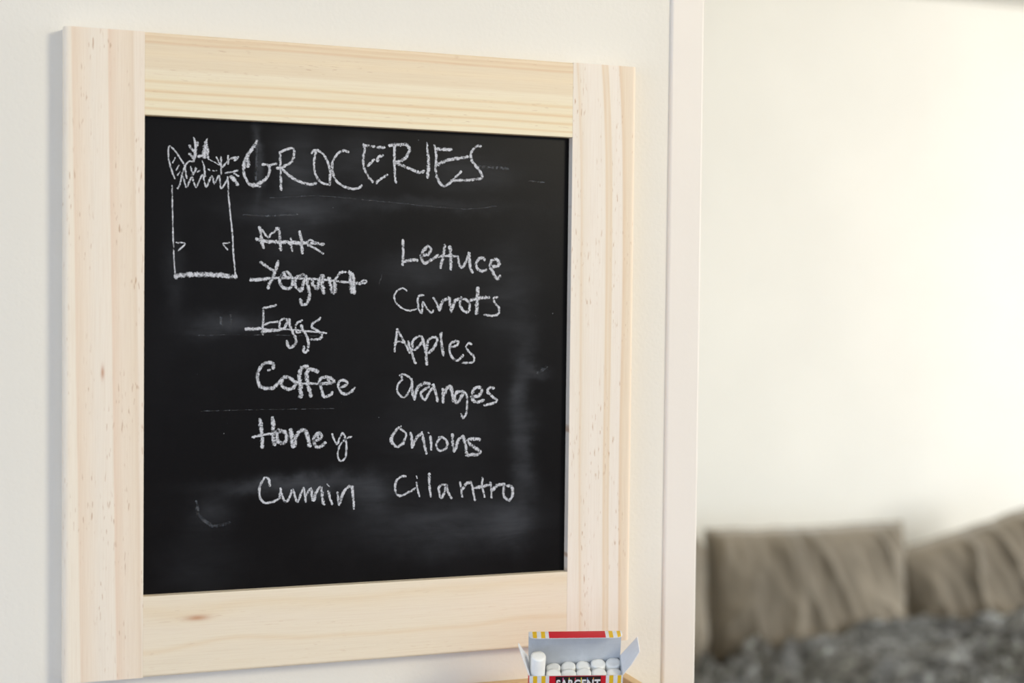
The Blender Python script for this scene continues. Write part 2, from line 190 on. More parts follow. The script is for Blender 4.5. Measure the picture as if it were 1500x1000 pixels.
('Honey',[[13628,17997,243,13648,17887,243,13671,17765,243,13695,17637,243,13718,17509,243,13737,17387,243,13749,17292,243,13763,17178,243,13777,17055,243,13791,16927,243,13803,16803,243,13813,16689,243,13820,16592,243,13825,16466,243,13826,16333,243,13826,16200,243,13824,16072,243,13824,15957,243],[14552,18086,265,14561,17977,265,14571,17855,265,14582,17726,265,14592,17598,265,14602,17477,265,14609,17369,265,14614,17262,265,14619,17141,265,14623,17015,265,14627,16890,265,14633,16776,265,14640,16679,265,14652,16573,265,14669,16461,265,14688,16350,265,14706,16243,265,14722,16147,265],[13109,16740,179,13205,16755,179,13309,16771,179,13424,16789,179,13555,16810,179,13640,16823,179,13747,16839,180,13869,16858,180,13999,16878,180,14130,16898,180,14254,16917,180,14364,16934,180,14452,16949,180,14570,16968,180,14683,16988,180,14789,17008,180,14889,17026,181,14983,17043,181],[14929,17150,244,14906,17036,244,14879,16906,244,14857,16779,244,14852,16675,244,14876,16547,244,14925,16420,244,14987,16326,245,15079,16264,245,15200,16220,245,15307,16212,245,15414,16256,245,15529,16341,245,15599,16445,245,15606,16533,245,15596,16652,245,15574,16781,245,15546,16897,245,15515,16979,245,15442,17051,245,15343,17091,245,15248,17117,245,15149,17134,245,15033,17143,244,14929,17150,244],[15888,17183,288,15907,17076,288,15929,16957,288,15952,16831,288,15971,16702,288,15984,16602,288,15998,16479,288,16014,16343,288,16029,16203,289,16043,16071,289,16056,15955,289],[16163,16005,257,16179,16125,257,16195,16263,257,16213,16404,257,16236,16535,257,16266,16643,257,16313,16741,257,16378,16845,257,16451,16946,257,16523,17030,257,16585,17089,257,16692,17144,257,16810,17164,257,16908,17135,257,16966,17062,258,17025,16945,258,17080,16809,258,17126,16676,258,17154,16582,258,17183,16467,258,17212,16340,258,17241,16210,258,17268,16086,258,17293,15977,258],[17614,16344,215,17742,16371,216,17883,16401,216,17993,16443,216,18079,16518,216,18153,16617,216,18181,16706,216,18130,16804,216,18029,16908,216,17935,16953,216,17869,16920,216,17790,16844,216,17717,16751,215,17666,16664,215,17637,16570,215,17618,16451,215,17610,16333,215,17615,16237,215,17650,16125,215,17710,16014,216,17780,15938,216,17873,15901,216,17994,15887,216,18105,15903,216,18186,15952,216,18279,16030,216,18373,16116,216,18456,16190,216],[17828,16768,194,17938,16551,194],[18969,16823,141,19000,16727,141,19033,16617,141,19069,16509,141,19109,16417,141,19162,16314,141,19232,16194,141,19302,16096,141,19357,16061,141,19399,16121,141,19439,16250,141,19479,16397,141,19518,16515,141,19567,16619,141,19626,16737,141,19685,16836,141,19734,16887,141,19792,16871,141,19850,16791,142,19901,16668,142,19925,16579,142,19954,16458,142,19984,16317,142,20010,16170,142,20032,16029,142,20044,15909,142,20048,15790,142,20046,15653,142,20039,15510,142,20028,15371,142,20013,15249,142,19995,15154,142,19949,15041,142,19883,14938,142,19811,14858,142,19750,14810,142,19619,14813,141,19503,14898,141,19462,14975,141,19424,15084,141,19396,15208,141,19390,15333,141,19401,15428,141,19424,15549,141,19454,15681,141,19492,15814,141,19533,15934,141,19576,16029,141,19644,16125,141,19733,16221,141,19833,16312,142,19930,16390,142,20012,16450,142,20110,16501,142,20219,16540,142,20327,16572,142,20424,16602,142],]),
('Cumin',[[14379,13149,170,14369,13252,170,14361,13371,170,14347,13485,170,14323,13575,170,14259,13684,170,14168,13784,170,14084,13821,170,14022,13781,169,13951,13694,169,13880,13587,169,13822,13486,169,13777,13401,169,13726,13296,169,13677,13182,169,13637,13068,169,13613,12963,169,13607,12848,169,13611,12708,169,13624,12563,169,13645,12429,169,13670,12325,169,13720,12220,169,13792,12118,169,13869,12031,170,13936,11971,170,14013,11927,170,14099,11908,170,14201,11907,170,14286,11917,170,14399,11936,170,14522,11962,170,14638,11991,170,14731,12020,170,14833,12057,170,14940,12102,170,15035,12163,170,15102,12245,171,15127,12328,171,15144,12438,171,15155,12566,171,15162,12699,171,15169,12826,171,15177,12935,171],[15177,12935,171,15192,12815,171,15206,12680,171,15227,12545,171,15260,12426,171,15308,12323,171,15375,12198,171,15451,12075,171,15524,11979,171,15584,11934,171,15650,11966,171,15722,12062,171,15791,12186,171,15849,12298,171,15891,12400,171,15937,12535,171,15982,12672,171,16024,12779,171,16060,12824,171,16100,12768,171,16141,12631,171,16183,12469,171,16224,12337,171,16272,12212,172,16330,12063,172,16389,11943,172,16441,11901,172,16480,11956,172,16523,12074,172,16568,12223,172,16612,12370,172,16653,12482,172,16707,12590,172,16771,12700,172,16835,12806,172,16892,12902,172],[16892,12875,161,16913,12754,161,16936,12618,161,16958,12482,161,16976,12363,161,16992,12248,161,17006,12120,161,17021,11992,161,17034,11879,161],[17030,12361,172,17103,12466,172,17189,12596,172,17276,12723,172,17351,12820,172,17405,12857,172,17442,12793,172,17463,12647,172,17476,12477,173,17490,12344,173,17517,12214,173,17547,12083,173,17573,11966,173],[17628,11964,205,17655,12074,205,17683,12202,205,17714,12332,205,17748,12452,205,17786,12548,205,17856,12662,205,17949,12781,205,18041,12876,205,18109,12913,205,18155,12870,205,18194,12767,206,18225,12642,206,18248,12532,206,18260,12422,206,18264,12291,206,18268,12158,206,18278,12047,206,18300,11946,206,18330,11839,206,18362,11733,206,18390,11639,206],[18710,12596,174,18735,12488,174,18763,12367,174,18793,12244,174,18822,12134,174,18859,12020,174,18903,11890,174,18949,11759,174,18990,11642,174],[18624,13137,108,18762,12944,108],[19421,12490,163,19434,12358,163,19447,12226,163,19459,12095,163,19472,11963,163,19485,11832,163,19498,11700,163,19510,11568,163],[19537,11675,229,19573,11773,229,19612,11885,229,19653,12005,229,19695,12127,229,19738,12246,229,19780,12356,229,19821,12452,229,19860,12528,229,19929,12627,229,20010,12718,229,20096,12795,229,20176,12855,229,20242,12893,229,20337,12899,230,20433,12863,230,20518,12829,230],[20518,12884,186,20526,12763,186,20535,12627,186,20544,12484,186,20554,12338,186,20563,12198,186,20572,12070,186,20580,11960,186,20589,11842,186,20600,11719,186,20611,11595,186,20621,11474,186,20632,11358,186,20641,11253,186],]),
('GROCERIES',[[13343,38072,147,13283,37974,162,13215,37864,176,13146,37752,191,13081,37649,205,13025,37566,211,12960,37473,217,12890,37372,223,12822,37268,229,12761,37166,235,12717,37084,234,12665,36986,234,12609,36878,234,12554,36764,234,12503,36651,234,12461,36544,234,12431,36448,234,12412,36351,226,12397,36240,217,12387,36122,209,12382,36002,201,12382,35886,192,12388,35778,184,12400,35685,176,12427,35578,176,12468,35460,176,12519,35338,176,12576,35224,176,12632,35125,176,12685,35052,176,12768,34970,198,12869,34905,220,12980,34866,242,13097,34862,265,13177,34882,256,13277,34919,248,13391,34969,240,13508,35028,231,13621,35092,223,13722,35154,215,13802,35212,206,13883,35286,202,13965,35378,197,14044,35479,192,14115,35581,187,14173,35677,182,14213,35758,177,14239,35880,174,14239,36015,171,14225,36140,168,14210,36230,165,14170,36325,165,14091,36372,165,14016,36383,168,13912,36385,171,13802,36385,174,13707,36385,177],[13097,34891,188,13244,34861,188,13391,34832,188,13539,34802,189],[14091,36343,177,14246,36376,177,14401,36409,177,14557,36442,178,14712,36475,178],[12587,36806,293,12603,36660,293,12618,36515,293,12634,36369,293,12649,36223,293],[14975,37325,166,14978,37224,166,14982,37119,166,14986,37010,166,14991,36897,166,14995,36777,166,15000,36652,166,15005,36520,166,15010,36381,166,15014,36293,166,15018,36190,166,15022,36075,166,15027,35951,166,15032,35819,166,15038,35681,166,15043,35540,166,15049,35397,166,15055,35254,166,15061,35113,166,15066,34976,166,15071,34845,166,15076,34723,166,15081,34611,166],[14975,37295,178,15071,37350,178,15179,37413,178,15289,37474,178,15390,37521,178,15505,37565,178,15642,37612,178,15772,37645,179,15867,37650,179,15951,37596,179,16013,37495,179,16037,37373,179,16028,37277,179,16003,37148,179,15966,37008,179,15921,36876,179,15873,36773,179,15810,36690,179,15727,36607,179,15634,36529,178,15540,36458,178,15457,36400,178,15369,36348,178,15263,36294,178,15154,36243,178,15056,36202,178,14982,36174,178,14864,36158,178,14774,36165,178],[15161,36092,190,15241,36023,190,15330,35944,190,15424,35862,190,15520,35780,190,15613,35705,190,15701,35641,190,15795,35580,191,15904,35515,191,16022,35448,191,16142,35384,191,16258,35327,191,16362,35281,191,16471,35241,191,16597,35198,191,16730,35158,191,16862,35123,192,16984,35097,192,17086,35083,192,17196,35085,192,17310,35104,192,17423,35131,192,17531,35159,192,17629,35181,192],[17282,37370,168,17346,37442,168,17419,37522,168,17492,37576,168,17580,37604,168,17687,37615,168,17794,37590,168,17868,37547,168,17959,37482,168,18056,37402,169,18147,37317,169,18222,37234,169,18276,37157,169,18333,37064,169,18390,36961,169,18444,36853,169,18492,36747,169,18530,36650,169,18563,36550,169,18597,36434,169,18628,36308,169,18656,36180,169,18676,36055,169,18688,35939,169,18689,35837,169,18683,35719,169,18672,35591,169,18659,35460,169,18644,35331,169,18631,35208,169,18620,35099,169],[17584,37443,168,17567,37334,168,17547,37212,168,17526,37083,168,17505,36952,168,17487,36825,168,17474,36707,168,17468,36605,168,17471,36489,168,17479,36362,168,17494,36233,168,17514,36107,168,17537,35991,168,17564,35894,168,17608,35783,168,17667,35664,168,17735,35549,168,17805,35447,168,17871,35369,168,17966,35298,169,18084,35237,169,18202,35191,169,18297,35159,169,18403,35141,169,18508,35140,169,18602,35140,169],[20022,37554,170,19918,37595,170,19802,37639,170,19684,37647,170,19600,37621,170,19495,37577,170,19383,37519,170,19279,37453,170,19196,37385,169,19124,37303,169,19048,37197,169,18977,37078,169,18917,36957,169,18876,36844,169,18855,36743,169,18842,36622,169,18834,36491,169,18834,36358,169,18839,36233,169,18851,36125,169,18872,36021,169,18903,35905,169,18942,35784,169,18988,35667,169,19037,35562,169,19088,35476,169,19162,35386,170,19256,35296,170,19362,35211,170,19473,35135,170,19581,35075,170,19684,35033,170,19814,34991,170,19957,34952,170,20097,34918,170,20223,34891,170,20320,34874,171,20462,34868,171,20583,34886,171,20690,34918,171,20777,34958,171,20875,35016,171,20973,35077,171,21060,35131,171],[21159,38190,171,21186,38088,171,21219,37975,171,21246,37858,171,21256,37743,171,21242,37641,171,21213,37519,171,21179,37387,171,21150,37255,171,21137,37135,171,21139,37030,171,21148,36907,171,21163,36775,171,21183,36643,171,21208,36520,171,21235,36416,171,21272,36318,171,21322,36212,171,21380,36103,171,21440,35998,171,21499,35904,171,21550,35826,172,21630,35724,172,21721,35625,172,21814,35531,172,21895,35446,172],[21222,38103,183,21371,38092,183,21520,38081,184,21669,38070,184,21818,38058,184,21967,38047,184],[22217,37999,197,22394,38007,197,22571,38015,197,22748,38023,197],[21482,36637,184,21605,36748,184,21728,36859,184,21852,36970,184,21975,37081,184],[22225,37002,209,22248,37106,209,22273,37222,209,22316,37308,209,22403,37354,209,22521,37385,209,22628,37412,209],[22177,35366,172,22209,35446,172,22300,35553,172,22363,35599,172,22451,35659,172,22556,35728,172,22670,35801,172,22784,35874,173,22892,35944,173,22984,36004,173],[23529,38333,173,23527,38225,173,23525,38107,173,23522,37982,173,23519,37852,173,23516,37719,173,23513,37585,173,23511,37454,173,23509,37327,173,23508,37207,173,23508,37096,173,23509,36996,173,23513,36877,173,23519,36747,173,23527,36611,173,23536,36473,173,23546,36338,173,23556,36209,173,23566,36092,173,23574,35989,173,23582,35906,173,23598,35762,173,23616,35646,173,23633,35547,173,23649,35453,173],[23122,38192,222,23233,38208,222,23358,38226,222,23489,38245,222,23620,38262,223,23741,38277,223,23844,38287,223,23967,38296,223,24102,38305,223,24236,38309,223,24355,38304,223,24444,38285,223,24527,38231,224,24598,38149,224,24647,38053,224,24669,37960,224,24655,37852,224,24614,37716,224,24553,37578,224,24483,37465,224,24407,37384,223,24303,37296,223,24187,37210,223,24075,37134,223,23981,37078,223,23874,37030,223,23758,36994,223,23643,36965,223,23541,36937,223],[23668,36882,198,23784,36853,198,23914,36823,198,24047,36789,198,24173,36751,198,24263,36719,199,24369,36678,199,24484,36632,199,24600,36585,199,24711,36541,199,24809,36504,199,24930,36457,199,25069,36402,199,25211,36349,200,25342,36306,200,25446,36286,200,25585,36308,200,25713,36368,200,25827,36424,200],[26018,38543,113,26029,38436,122,26042,38319,130,26055,38194,139,26068,38067,148,26081,37942,157,26092,37825,166,26103,37721,175,26114,37619,182,26127,37508,190,26141,37392,197,26154,37273,204,26165,37154,211,26172,37038,218,26174,36928,225,26171,36825,225,26163,36708,225,26152,36580,225,26139,36446,225,26125,36311,225,26111,36179,225,26098,36055,225,26088,35944,225],[26609,38356,188,26636,38253,188,26668,38143,188,26700,38025,188,26727,37895,188,26743,37749,188,26746,37660,188,26745,37550,188,26741,37424,188,26736,37288,188,26730,37145,188,26724,37002,188,26719,36863,188,26717,36733,188,26718,36618,188,26723,36522,188,26737,36398,188,26758,36271,188,26784,36144,188,26814,36023,189,26848,35911,189,26885,35813,189,26923,35731,189,26992,35627,189,27081,35522,189,27182,35429,189,27284,35363,189,27378,35337,189,27475,35359,189,27589,35421,189,27713,35508,189,27837,35609,189,27956,35710,190,28034,35780,190,28125,35867,190,28226,35967,190,28331,36074,190,28437,36184,190,28541,36291,190,28639,36392,190,28727,36481,190],[26836,38091,226,26992,38094,226,27148,38097,226,27305,38099,227,27461,38102,227,27618,38105,227,27775,38108,227,27932,38111,227],[26911,36959,207,27005,37003,207,27101,37052,208,27203,37104,208,27310,37157,208,27424,37209,208,27548,37257,208,27681,37300,208,27772,37323,208,27879,37349,208,27999,37375,208,28131,37402,209,28271,37430,209,28416,37458,209,28563,37486,209,28710,37514,209,28854,37541,209,28991,37567,209,29120,37592,210,29236,37615,210],[30274,38467,191,30172,38477,191,30059,38488,191,29946,38451,191,29862,38383,191,29755,38281,191,29644,38160,191,29551,38039,191,29494,37935,191,29474,37834,191,29477,37717,191,29496,37596,191,29527,37480,191,29565,37382,191,29621,37290,191,29701,37192,191,29793,37092,191,29885,36994,191,29963,36903,191,30042,36803,191,30135,36685,191,30229,36563,192,30310,36450,192,30362,36361,192,30410,36242,192,30422,36134,192,30365,36051,192,30300,36020,192,30207,35991,192,30091,35965,191,29956,35941,191,29806,35919,191,29646,35899,191,29553,35889,191,29442,35878,191,29316,35868,191,29178,35857,191,29031,35846,191,28879,35835,190,28724,35824,190,28569,35813,190,28418,35803,190,28275,35793,190,28141,35783,190,28020,35774,190],]),
('Lettuce',[[24247,31215,199,24248,31105,199,24249,30983,199,24250,30854,199,24252,30721,199,24253,30589,199,24254,30461,199,24255,30343,199,24255,30238,199,24255,30121,199,24254,29995,199,24252,29864,199,24251,29732,199,24249,29602,199,24247,29480,199,24246,29369,199],[24272,29587,199,24376,29616,199,24494,29650,199,24615,29685,199,24732,29714,200,24835,29733,200,24963,29742,200,25105,29741,200,25246,29736,200,25372,29733,200],[25624,30104,211,25734,30114,212,25861,30122,212,25991,30133,212,26106,30151,212,26192,30181,212,26272,30255,212,26340,30361,212,26388,30471,212,26405,30557,212,26364,30659,212,26276,30756,212,26186,30798,212,26089,30755,212,25972,30657,212,25876,30546,212,25826,30468,212,25770,30367,212,25719,30256,212,25680,30147,212,25664,30050,212,25674,29944,212,25703,29815,212,25746,29685,212,25799,29579,212,25857,29519,212,25956,29516,212,26091,29564,212,26236,29636,212,26368,29709,212,26454,29762,212,26554,29830,212,26661,29908,213,26769,29988,213,26872,30065,213,26964,30132,213],[27501,30911,213,27485,30796,213,27470,30668,213,27453,30535,213,27435,30399,213,27415,30266,213,27393,30141,213,27373,30043,213,27348,29930,213,27320,29808,213,27289,29681,213,27258,29553,213,27227,29427,213,27198,29310,213,27173,29204,213],[27904,30811,225,27919,30705,225,27938,30590,225,27957,30469,225,27975,30345,225,27989,30220,225,27998,30098,225,28000,29999,225,28000,29882,225,27998,29754,225,27994,29618,225,27990,29481,225,27986,29347,225,27982,29221,225,27979,29108,225],[27050,30024,168,27166,30041,168,27295,30061,168,27430,30081,168,27561,30098,169,27681,30108,169,27805,30111,169,27949,30109,169,28099,30104,169,28244,30099,169,28373,30095,169],[28575,30083,181,28587,29971,181,28599,29845,181,28615,29721,181,28638,29616,181,28676,29507,181,28729,29383,181,28788,29280,181,28844,29234,181,28907,29262,181,28984,29341,181,29062,29451,181,29131,29570,181,29168,29651,181,29208,29755,181,29251,29873,181,29294,30000,181,29337,30126,181,29377,30245,181,29413,30349,181],[29413,30376,215,29425,30257,215,29437,30121,215,29450,29977,215,29464,29832,215,29478,29694,215,29494,29569,215,29510,29467,216,29539,29343,216,29576,29220,216,29616,29103,216,29656,28992,216,29691,28890,216],[30674,29849,205,30660,29956,205,30613,30031,205,30507,30019,205,30358,29976,205,30234,29912,205,30160,29839,205,30080,29738,205,30016,29629,205,29987,29531,205,30005,29427,205,30057,29303,205,30124,29186,205,30184,29103,205,30272,29042,205,30379,29008,205,30478,28997,205,30579,29018,205,30695,29062,205,30799,29103,205],[31237,29388,229,31353,29385,229,31487,29378,229,31614,29379,229,31708,29397,229,31799,29472,229,31870,29582,229,31894,29678,229,31845,29768,229,31746,29862,229,31643,29913,229,31514,29902,229,31357,29851,229,31244,29777,229,31199,29691,229,31168,29573,229,31154,29445,229,31161,29331,229,31190,29241,229,31240,29135,229,31302,29025,229,31365,28921,229,31419,28836,229,31488,28730,229,31570,28613,229,31651,28514,229,31718,28462,229,31798,28487,229,31879,28572,230,31952,28649,230],]),
('Carrots',[[24547,27431,124,24464,27507,124,24372,27589,124,24276,27630,123,24183,27615,123,24067,27572,123,23951,27514,123,23859,27451,123,23780,27371,123,23697,27266,123,23629,27151,123,23594,27044,123,23595,26953,123,23614,26844,123,23647,26729,123,23693,26619,123,23748,26527,123,23811,26454,123,23898,26374,123,23998,26293,123,24103,26215,123,24203,26148,124,24289,26098,124,24390,26053,124,24504,26015,124,24622,25985,124,24734,25966,124,24830,25958,124,24947,25970,124,25073,26004,124,25199,26044,124,25310,26077,124],[25874,27099,154,25761,27100,154,25636,27100,154,25542,27066,154,25499,26995,154,25463,26888,154,25438,26769,154,25426,26659,154,25427,26539,154,25439,26395,154,25461,26252,154,25491,26137,154,25541,26022,154,25612,25894,154,25684,25800,154,25735,25790,154,25753,25844,154,25768,25941,154,25780,26067,154,25790,26209,154,25800,26355,154,25809,26491,154,25818,26605,154],[25818,26605,148,25881,26510,148,25950,26402,148,26022,26295,148,26094,26200,148,26165,26118,148,26253,26018,149,26346,25919,149,26431,25839,149,26492,25796,149,26580,25853,149,26643,25972,149],[26664,26933,167,26714,26849,167,26770,26756,167,26827,26657,167,26880,26557,167,26924,26460,167,26976,26341,167,27030,26212,167,27083,26086,167,27129,25975,167],[27159,26034,215,27189,26136,215,27219,26254,215,27251,26377,215,27286,26496,215,27324,26600,215,27366,26678,215,27453,26758,215,27568,26818,215,27688,26868,215,27792,26916,215],[27853,26975,203,27878,26866,204,27907,26740,204,27938,26608,204,27967,26480,204,27993,26366,204,28013,26275,204,28040,26133,204,28060,26007,204,28078,25895,204],[28107,26042,216,28143,26144,216,28182,26264,216,28223,26389,216,28265,26509,216,28306,26612,216,28346,26688,216,28440,26774,216,28551,26824,216,28651,26867,216],[28835,26986,180,28801,26890,180,28759,26783,180,28726,26674,180,28716,26574,180,28739,26463,180,28785,26332,180,28844,26204,180,28906,26107,181,28985,26029,181,29091,25953,181,29197,25894,181,29278,25863,181,29404,25891,181,29493,25994,181,29517,26087,181,29534,26218,181,29537,26354,181,29519,26464,181,29468,26558,181,29387,26658,181,29294,26748,181,29207,26814,181,29112,26854,181,28997,26883,181,28878,26905,180,28774,26927,180],[30157,27707,266,30155,27603,266,30153,27489,266,30150,27370,266,30148,27247,266,30145,27123,266,30140,27000,266,30135,26882,266,30129,26784,266,30121,26672,266,30112,26548,266,30103,26418,266,30092,26284,266,30082,26151,266,30071,26022,266,30062,25901,266,30053,25792,266],[29578,26759,217,29701,26793,217,29840,26834,218,29986,26876,218,30131,26916,218,30266,26950,218,30383,26973,218,30516,26988,218,30659,26995,218,30804,26996,218,30943,26996,219,31068,26998,219],[31757,27018,165,31643,27007,165,31519,26993,164,31444,26955,164,31443,26859,164,31484,26724,164,31542,26601,164,31609,26520,165,31705,26430,165,31799,26337,165,31859,26249,165,31888,26145,165,31903,26019,165,31897,25896,165,31864,25805,165,31786,25738,165,31667,25678,165,31528,25632,165,31396,25606,164,31281,25605,164,31139,25618,164,30987,25639,164,30838,25662,164,30708,25678,164],]),
('Apples',[[23653,22902,171,23664,22997,171,23675,23097,171,23686,23205,171,23700,23323,171,23717,23455,171,23728,23544,171,23743,23652,171,23760,23776,171,23778,23909,171,23797,24048,171,23816,24188,171,23834,24323,171,23852,24448,171,23867,24560,171],[23867,24560,153,23917,24464,153,23972,24356,153,24031,24243,153,24089,24133,153,24146,24030,153,24198,23940,153,24262,23837,153,24330,23725,153,24399,23612,153,24464,23505,153,24518,23410,153,24567,23316,153,24620,23211,153,24673,23100,153,24726,22989,154,24776,22883,154,24822,22789,154],[23625,23543,144,23751,23582,144,23891,23625,144,24012,23645,144,24119,23625,144,24232,23582,144,24333,23543,144],[24699,23632,181,24726,23538,181,24755,23432,181,24786,23327,181,24818,23233,181,24860,23140,181,24913,23035,181,24965,22929,181,25005,22833,181,25032,22730,181,25053,22610,181,25075,22490,181,25102,22388,181,25140,22296,181,25191,22196,181,25243,22098,181,25289,22010,181],[25050,23010,172,25044,23120,172,25034,23244,172,25026,23372,172,25027,23491,172,25045,23588,172,25105,23698,172,25198,23812,172,25300,23912,172,25386,23979,172,25498,24023,172,25620,24034,172,25709,24010,172,25766,23928,172,25804,23800,172,25805,23677,172,25763,23584,172,25690,23473,172,25606,23364,172,25531,23276,172,25459,23206,172,25374,23136,172,25287,23070,172,25211,23010,172],[25802,23988,200,25829,23890,200,25858,23779,200,25889,23664,200,25919,23553,200,25946,23454,200,25973,23362,200,26005,23263,200,26037,23158,200,26067,23043,200,26090,22920,200,26101,22826,200,26112,22712,200,26123,22582,200,26133,22443,200,26142,22301,200,26152,22161,200,26160,22031,200,26169,21916,200],[26135,23009,191,26153,23122,191,26170,23253,191,26189,23391,191,26210,23523,191,26236,23637,191,26268,23722,191,26341,23809,191,26442,23874,191,26547,23919,191,26637,23945,191,26758,23950,191,26888,23925,192,26973,23878,192,26994,23791,192,26981,23666,192,26943,23543,192,26890,23442,192,26810,23319,192,26722,23196,191,26645,23097,191,26571,23016,191,26485,22934,191,26399,22856,191,26323,22785,191],[27323,24268,201,27267,24242,201,27231,24147,201,27238,24060,201,27254,23936,201,27275,23789,201,27299,23635,201,27322,23489,201,27342,23364,201,27360,23248,201,27381,23118,201,27403,22983,201,27425,22848,201,27447,22719,201,27466,22604,201],[28092,23207,174,28197,23231,174,28317,23256,175,28431,23285,175,28514,23319,175,28588,23394,175,28642,23491,175,28662,23566,175,28616,23642,175,28510,23678,175,28422,23666,175,28299,23638,175,28177,23596,174,28089,23543,174,28033,23467,174,27988,23363,174,27957,23248,174,27943,23140,174,27945,23046,174,27959,22931,174,27982,22810,174,28013,22695,174,28051,22602,174,28126,22491,174,28230,22371,175,28340,22267,175,28431,22206,175,28542,22197,175,28659,22237,175,28760,22294,175,28829,22353,175,28902,22435,175,28975,22523,175,29040,22599,175],[29694,23408,157,29601,23492,157,29503,23534,157,29417,23478,157,29319,23375,157,29269,23273,157,29299,23164,157,29375,23032,157,29462,22913,157,29546,22827,157,29658,22730,157,29768,22634,157,29845,22551,157,29903,22443,157,29938,22328,157,29943,22235,157,29919,22158,157,29860,22083,157,29756,22033,157,29668,22021,157,29547,22016,157,29407,22014,157,29259,22015,157,29119,22015,157,28999,22014,157],]),
('Oranges',[[24084,21104,155,24169,21138,155,24264,21175,155,24365,21184,155,24466,21158,156,24594,21111,156,24722,21051,156,24819,20989,156,24894,20913,156,24966,20815,156,25022,20708,156,25049,20604,156,25041,20511,156,25012,20397,156,24971,20276,156,24926,20158,156,24884,20059,156,24838,19960,156,24781,19847,156,24719,19735,156,24658,19638,156,24605,19570,156,24517,19503,156,24418,19471,156,24324,19475,156,24242,19513,155,24144,19580,155,24050,19661,155,23983,19741,155,23938,19834,155,23901,19951,155,23879,20073,155,23878,20179,155,23909,20286,155,23969,20410,155,24035,20527,155,24088,20613,155,24185,20700,155,24256,20775,155,24254,20870,155,24230,20993,155,24208,21103,155],[25049,20604,189,25050,20483,189,25050,20346,189,25050,20205,189,25055,20068,189,25066,19947,190,25084,19847,190,25110,19735,190,25141,19618,190,25173,19500,190,25204,19388,190,25231,19288,190],[25230,19397,223,25264,19507,223,25301,19633,223,25339,19767,223,25379,19901,223,25421,20027,223,25463,20134,223,25506,20216,223,25603,20320,223,25725,20402,224,25851,20460,224,25959,20497,224,26061,20506,224,26175,20492,224,26288,20471,224,26388,20454,224],[26077,20100,202,25988,20025,202,25884,19941,201,25791,19855,201,25738,19775,201,25744,19646,201,25797,19497,201,25856,19389,201,25962,19293,202,26085,19287,202,26133,19345,202,26190,19442,202,26250,19558,202,26310,19673,202,26366,19767,202,26425,19850,202,26495,19941,202,26570,20034,202,26642,20123,202,26705,20203,202],[26704,20368,225,26737,20256,225,26774,20130,225,26813,19999,225,26850,19873,225,26881,19761,225,26911,19649,225,26942,19523,225,26973,19392,225,27004,19265,225,27031,19153,225],[25964,19992,202,26097,20063,202,26229,20135,202,26362,20207,202],[27453,20030,214,27459,19888,214,27464,19746,214,27470,19604,214,27475,19462,214,27481,19320,214,27486,19178,214,27492,19036,214],[27516,19533,237,27568,19651,237,27626,19790,237,27687,19930,237,27746,20052,237,27798,20137,237,27895,20221,237,28002,20261,237,28086,20233,237,28123,20158,238,28158,20036,238,28190,19891,238,28217,19749,238,28236,19634,238,28251,19511,238,28260,19380,238,28265,19251,238,28270,19136,238],[29017,19846,216,28902,19839,216,28769,19835,216,28644,19821,215,28553,19785,215,28492,19705,215,28442,19587,215,28408,19461,215,28396,19355,215,28413,19250,215,28455,19127,215,28509,19024,215,28562,18977,215,28623,19007,216,28702,19089,216,28782,19195,216,28849,19294,216,28894,19376,216,28941,19478,216,28989,19588,216,29035,19696,216,29076,19790,216],[29075,19846,153,29167,19792,153,29267,19731,154,29340,19621,154,29358,19539,154,29374,19427,154,29386,19296,154,29396,19156,154,29402,19018,154,29406,18891,154,29407,18787,154,29402,18650,154,29391,18502,154,29375,18355,154,29353,18224,154,29326,18122,154,29274,18011,154,29200,17905,154,29125,17824,154,29068,17793,154,29013,17860,154,28963,18000,153,28919,18129,153],[29721,19449,217,29833,19453,217,29962,19454,217,30094,19458,217,30214,19470,217,30305,19497,217,30399,19570,217,30487,19679,217,30553,19793,217,30583,19884,217,30547,19990,217,30457,20094,217,30357,20154,217,30229,20156,217,30070,20120,217,29948,20047,217,29902,19968,217,29860,19854,217,29826,19724,217,29802,19601,217,29790,19504,217,29803,19363,217,29845,19225,217,29899,19124,217,29975,19063,217,30079,19021,217,30193,19009,217,30303,19028,217,30444,19069,217,30591,19117,218,30720,19158,218],[31535,20068,195,31415,20088,195,31283,20109,195,31180,20100,195,31097,20032,195,31024,19926,195,31007,19823,195,31058,19747,195,31154,19657,195,31266,19565,195,31364,19484,195,31473,19402,195,31607,19309,196,31724,19218,196,31782,19143,196,31744,19053,196,31631,18963,196,31489,18895,196,31380,18869,195,31236,18847,195,31076,18828,195,30918,18811,195,30783,18794,195],]),
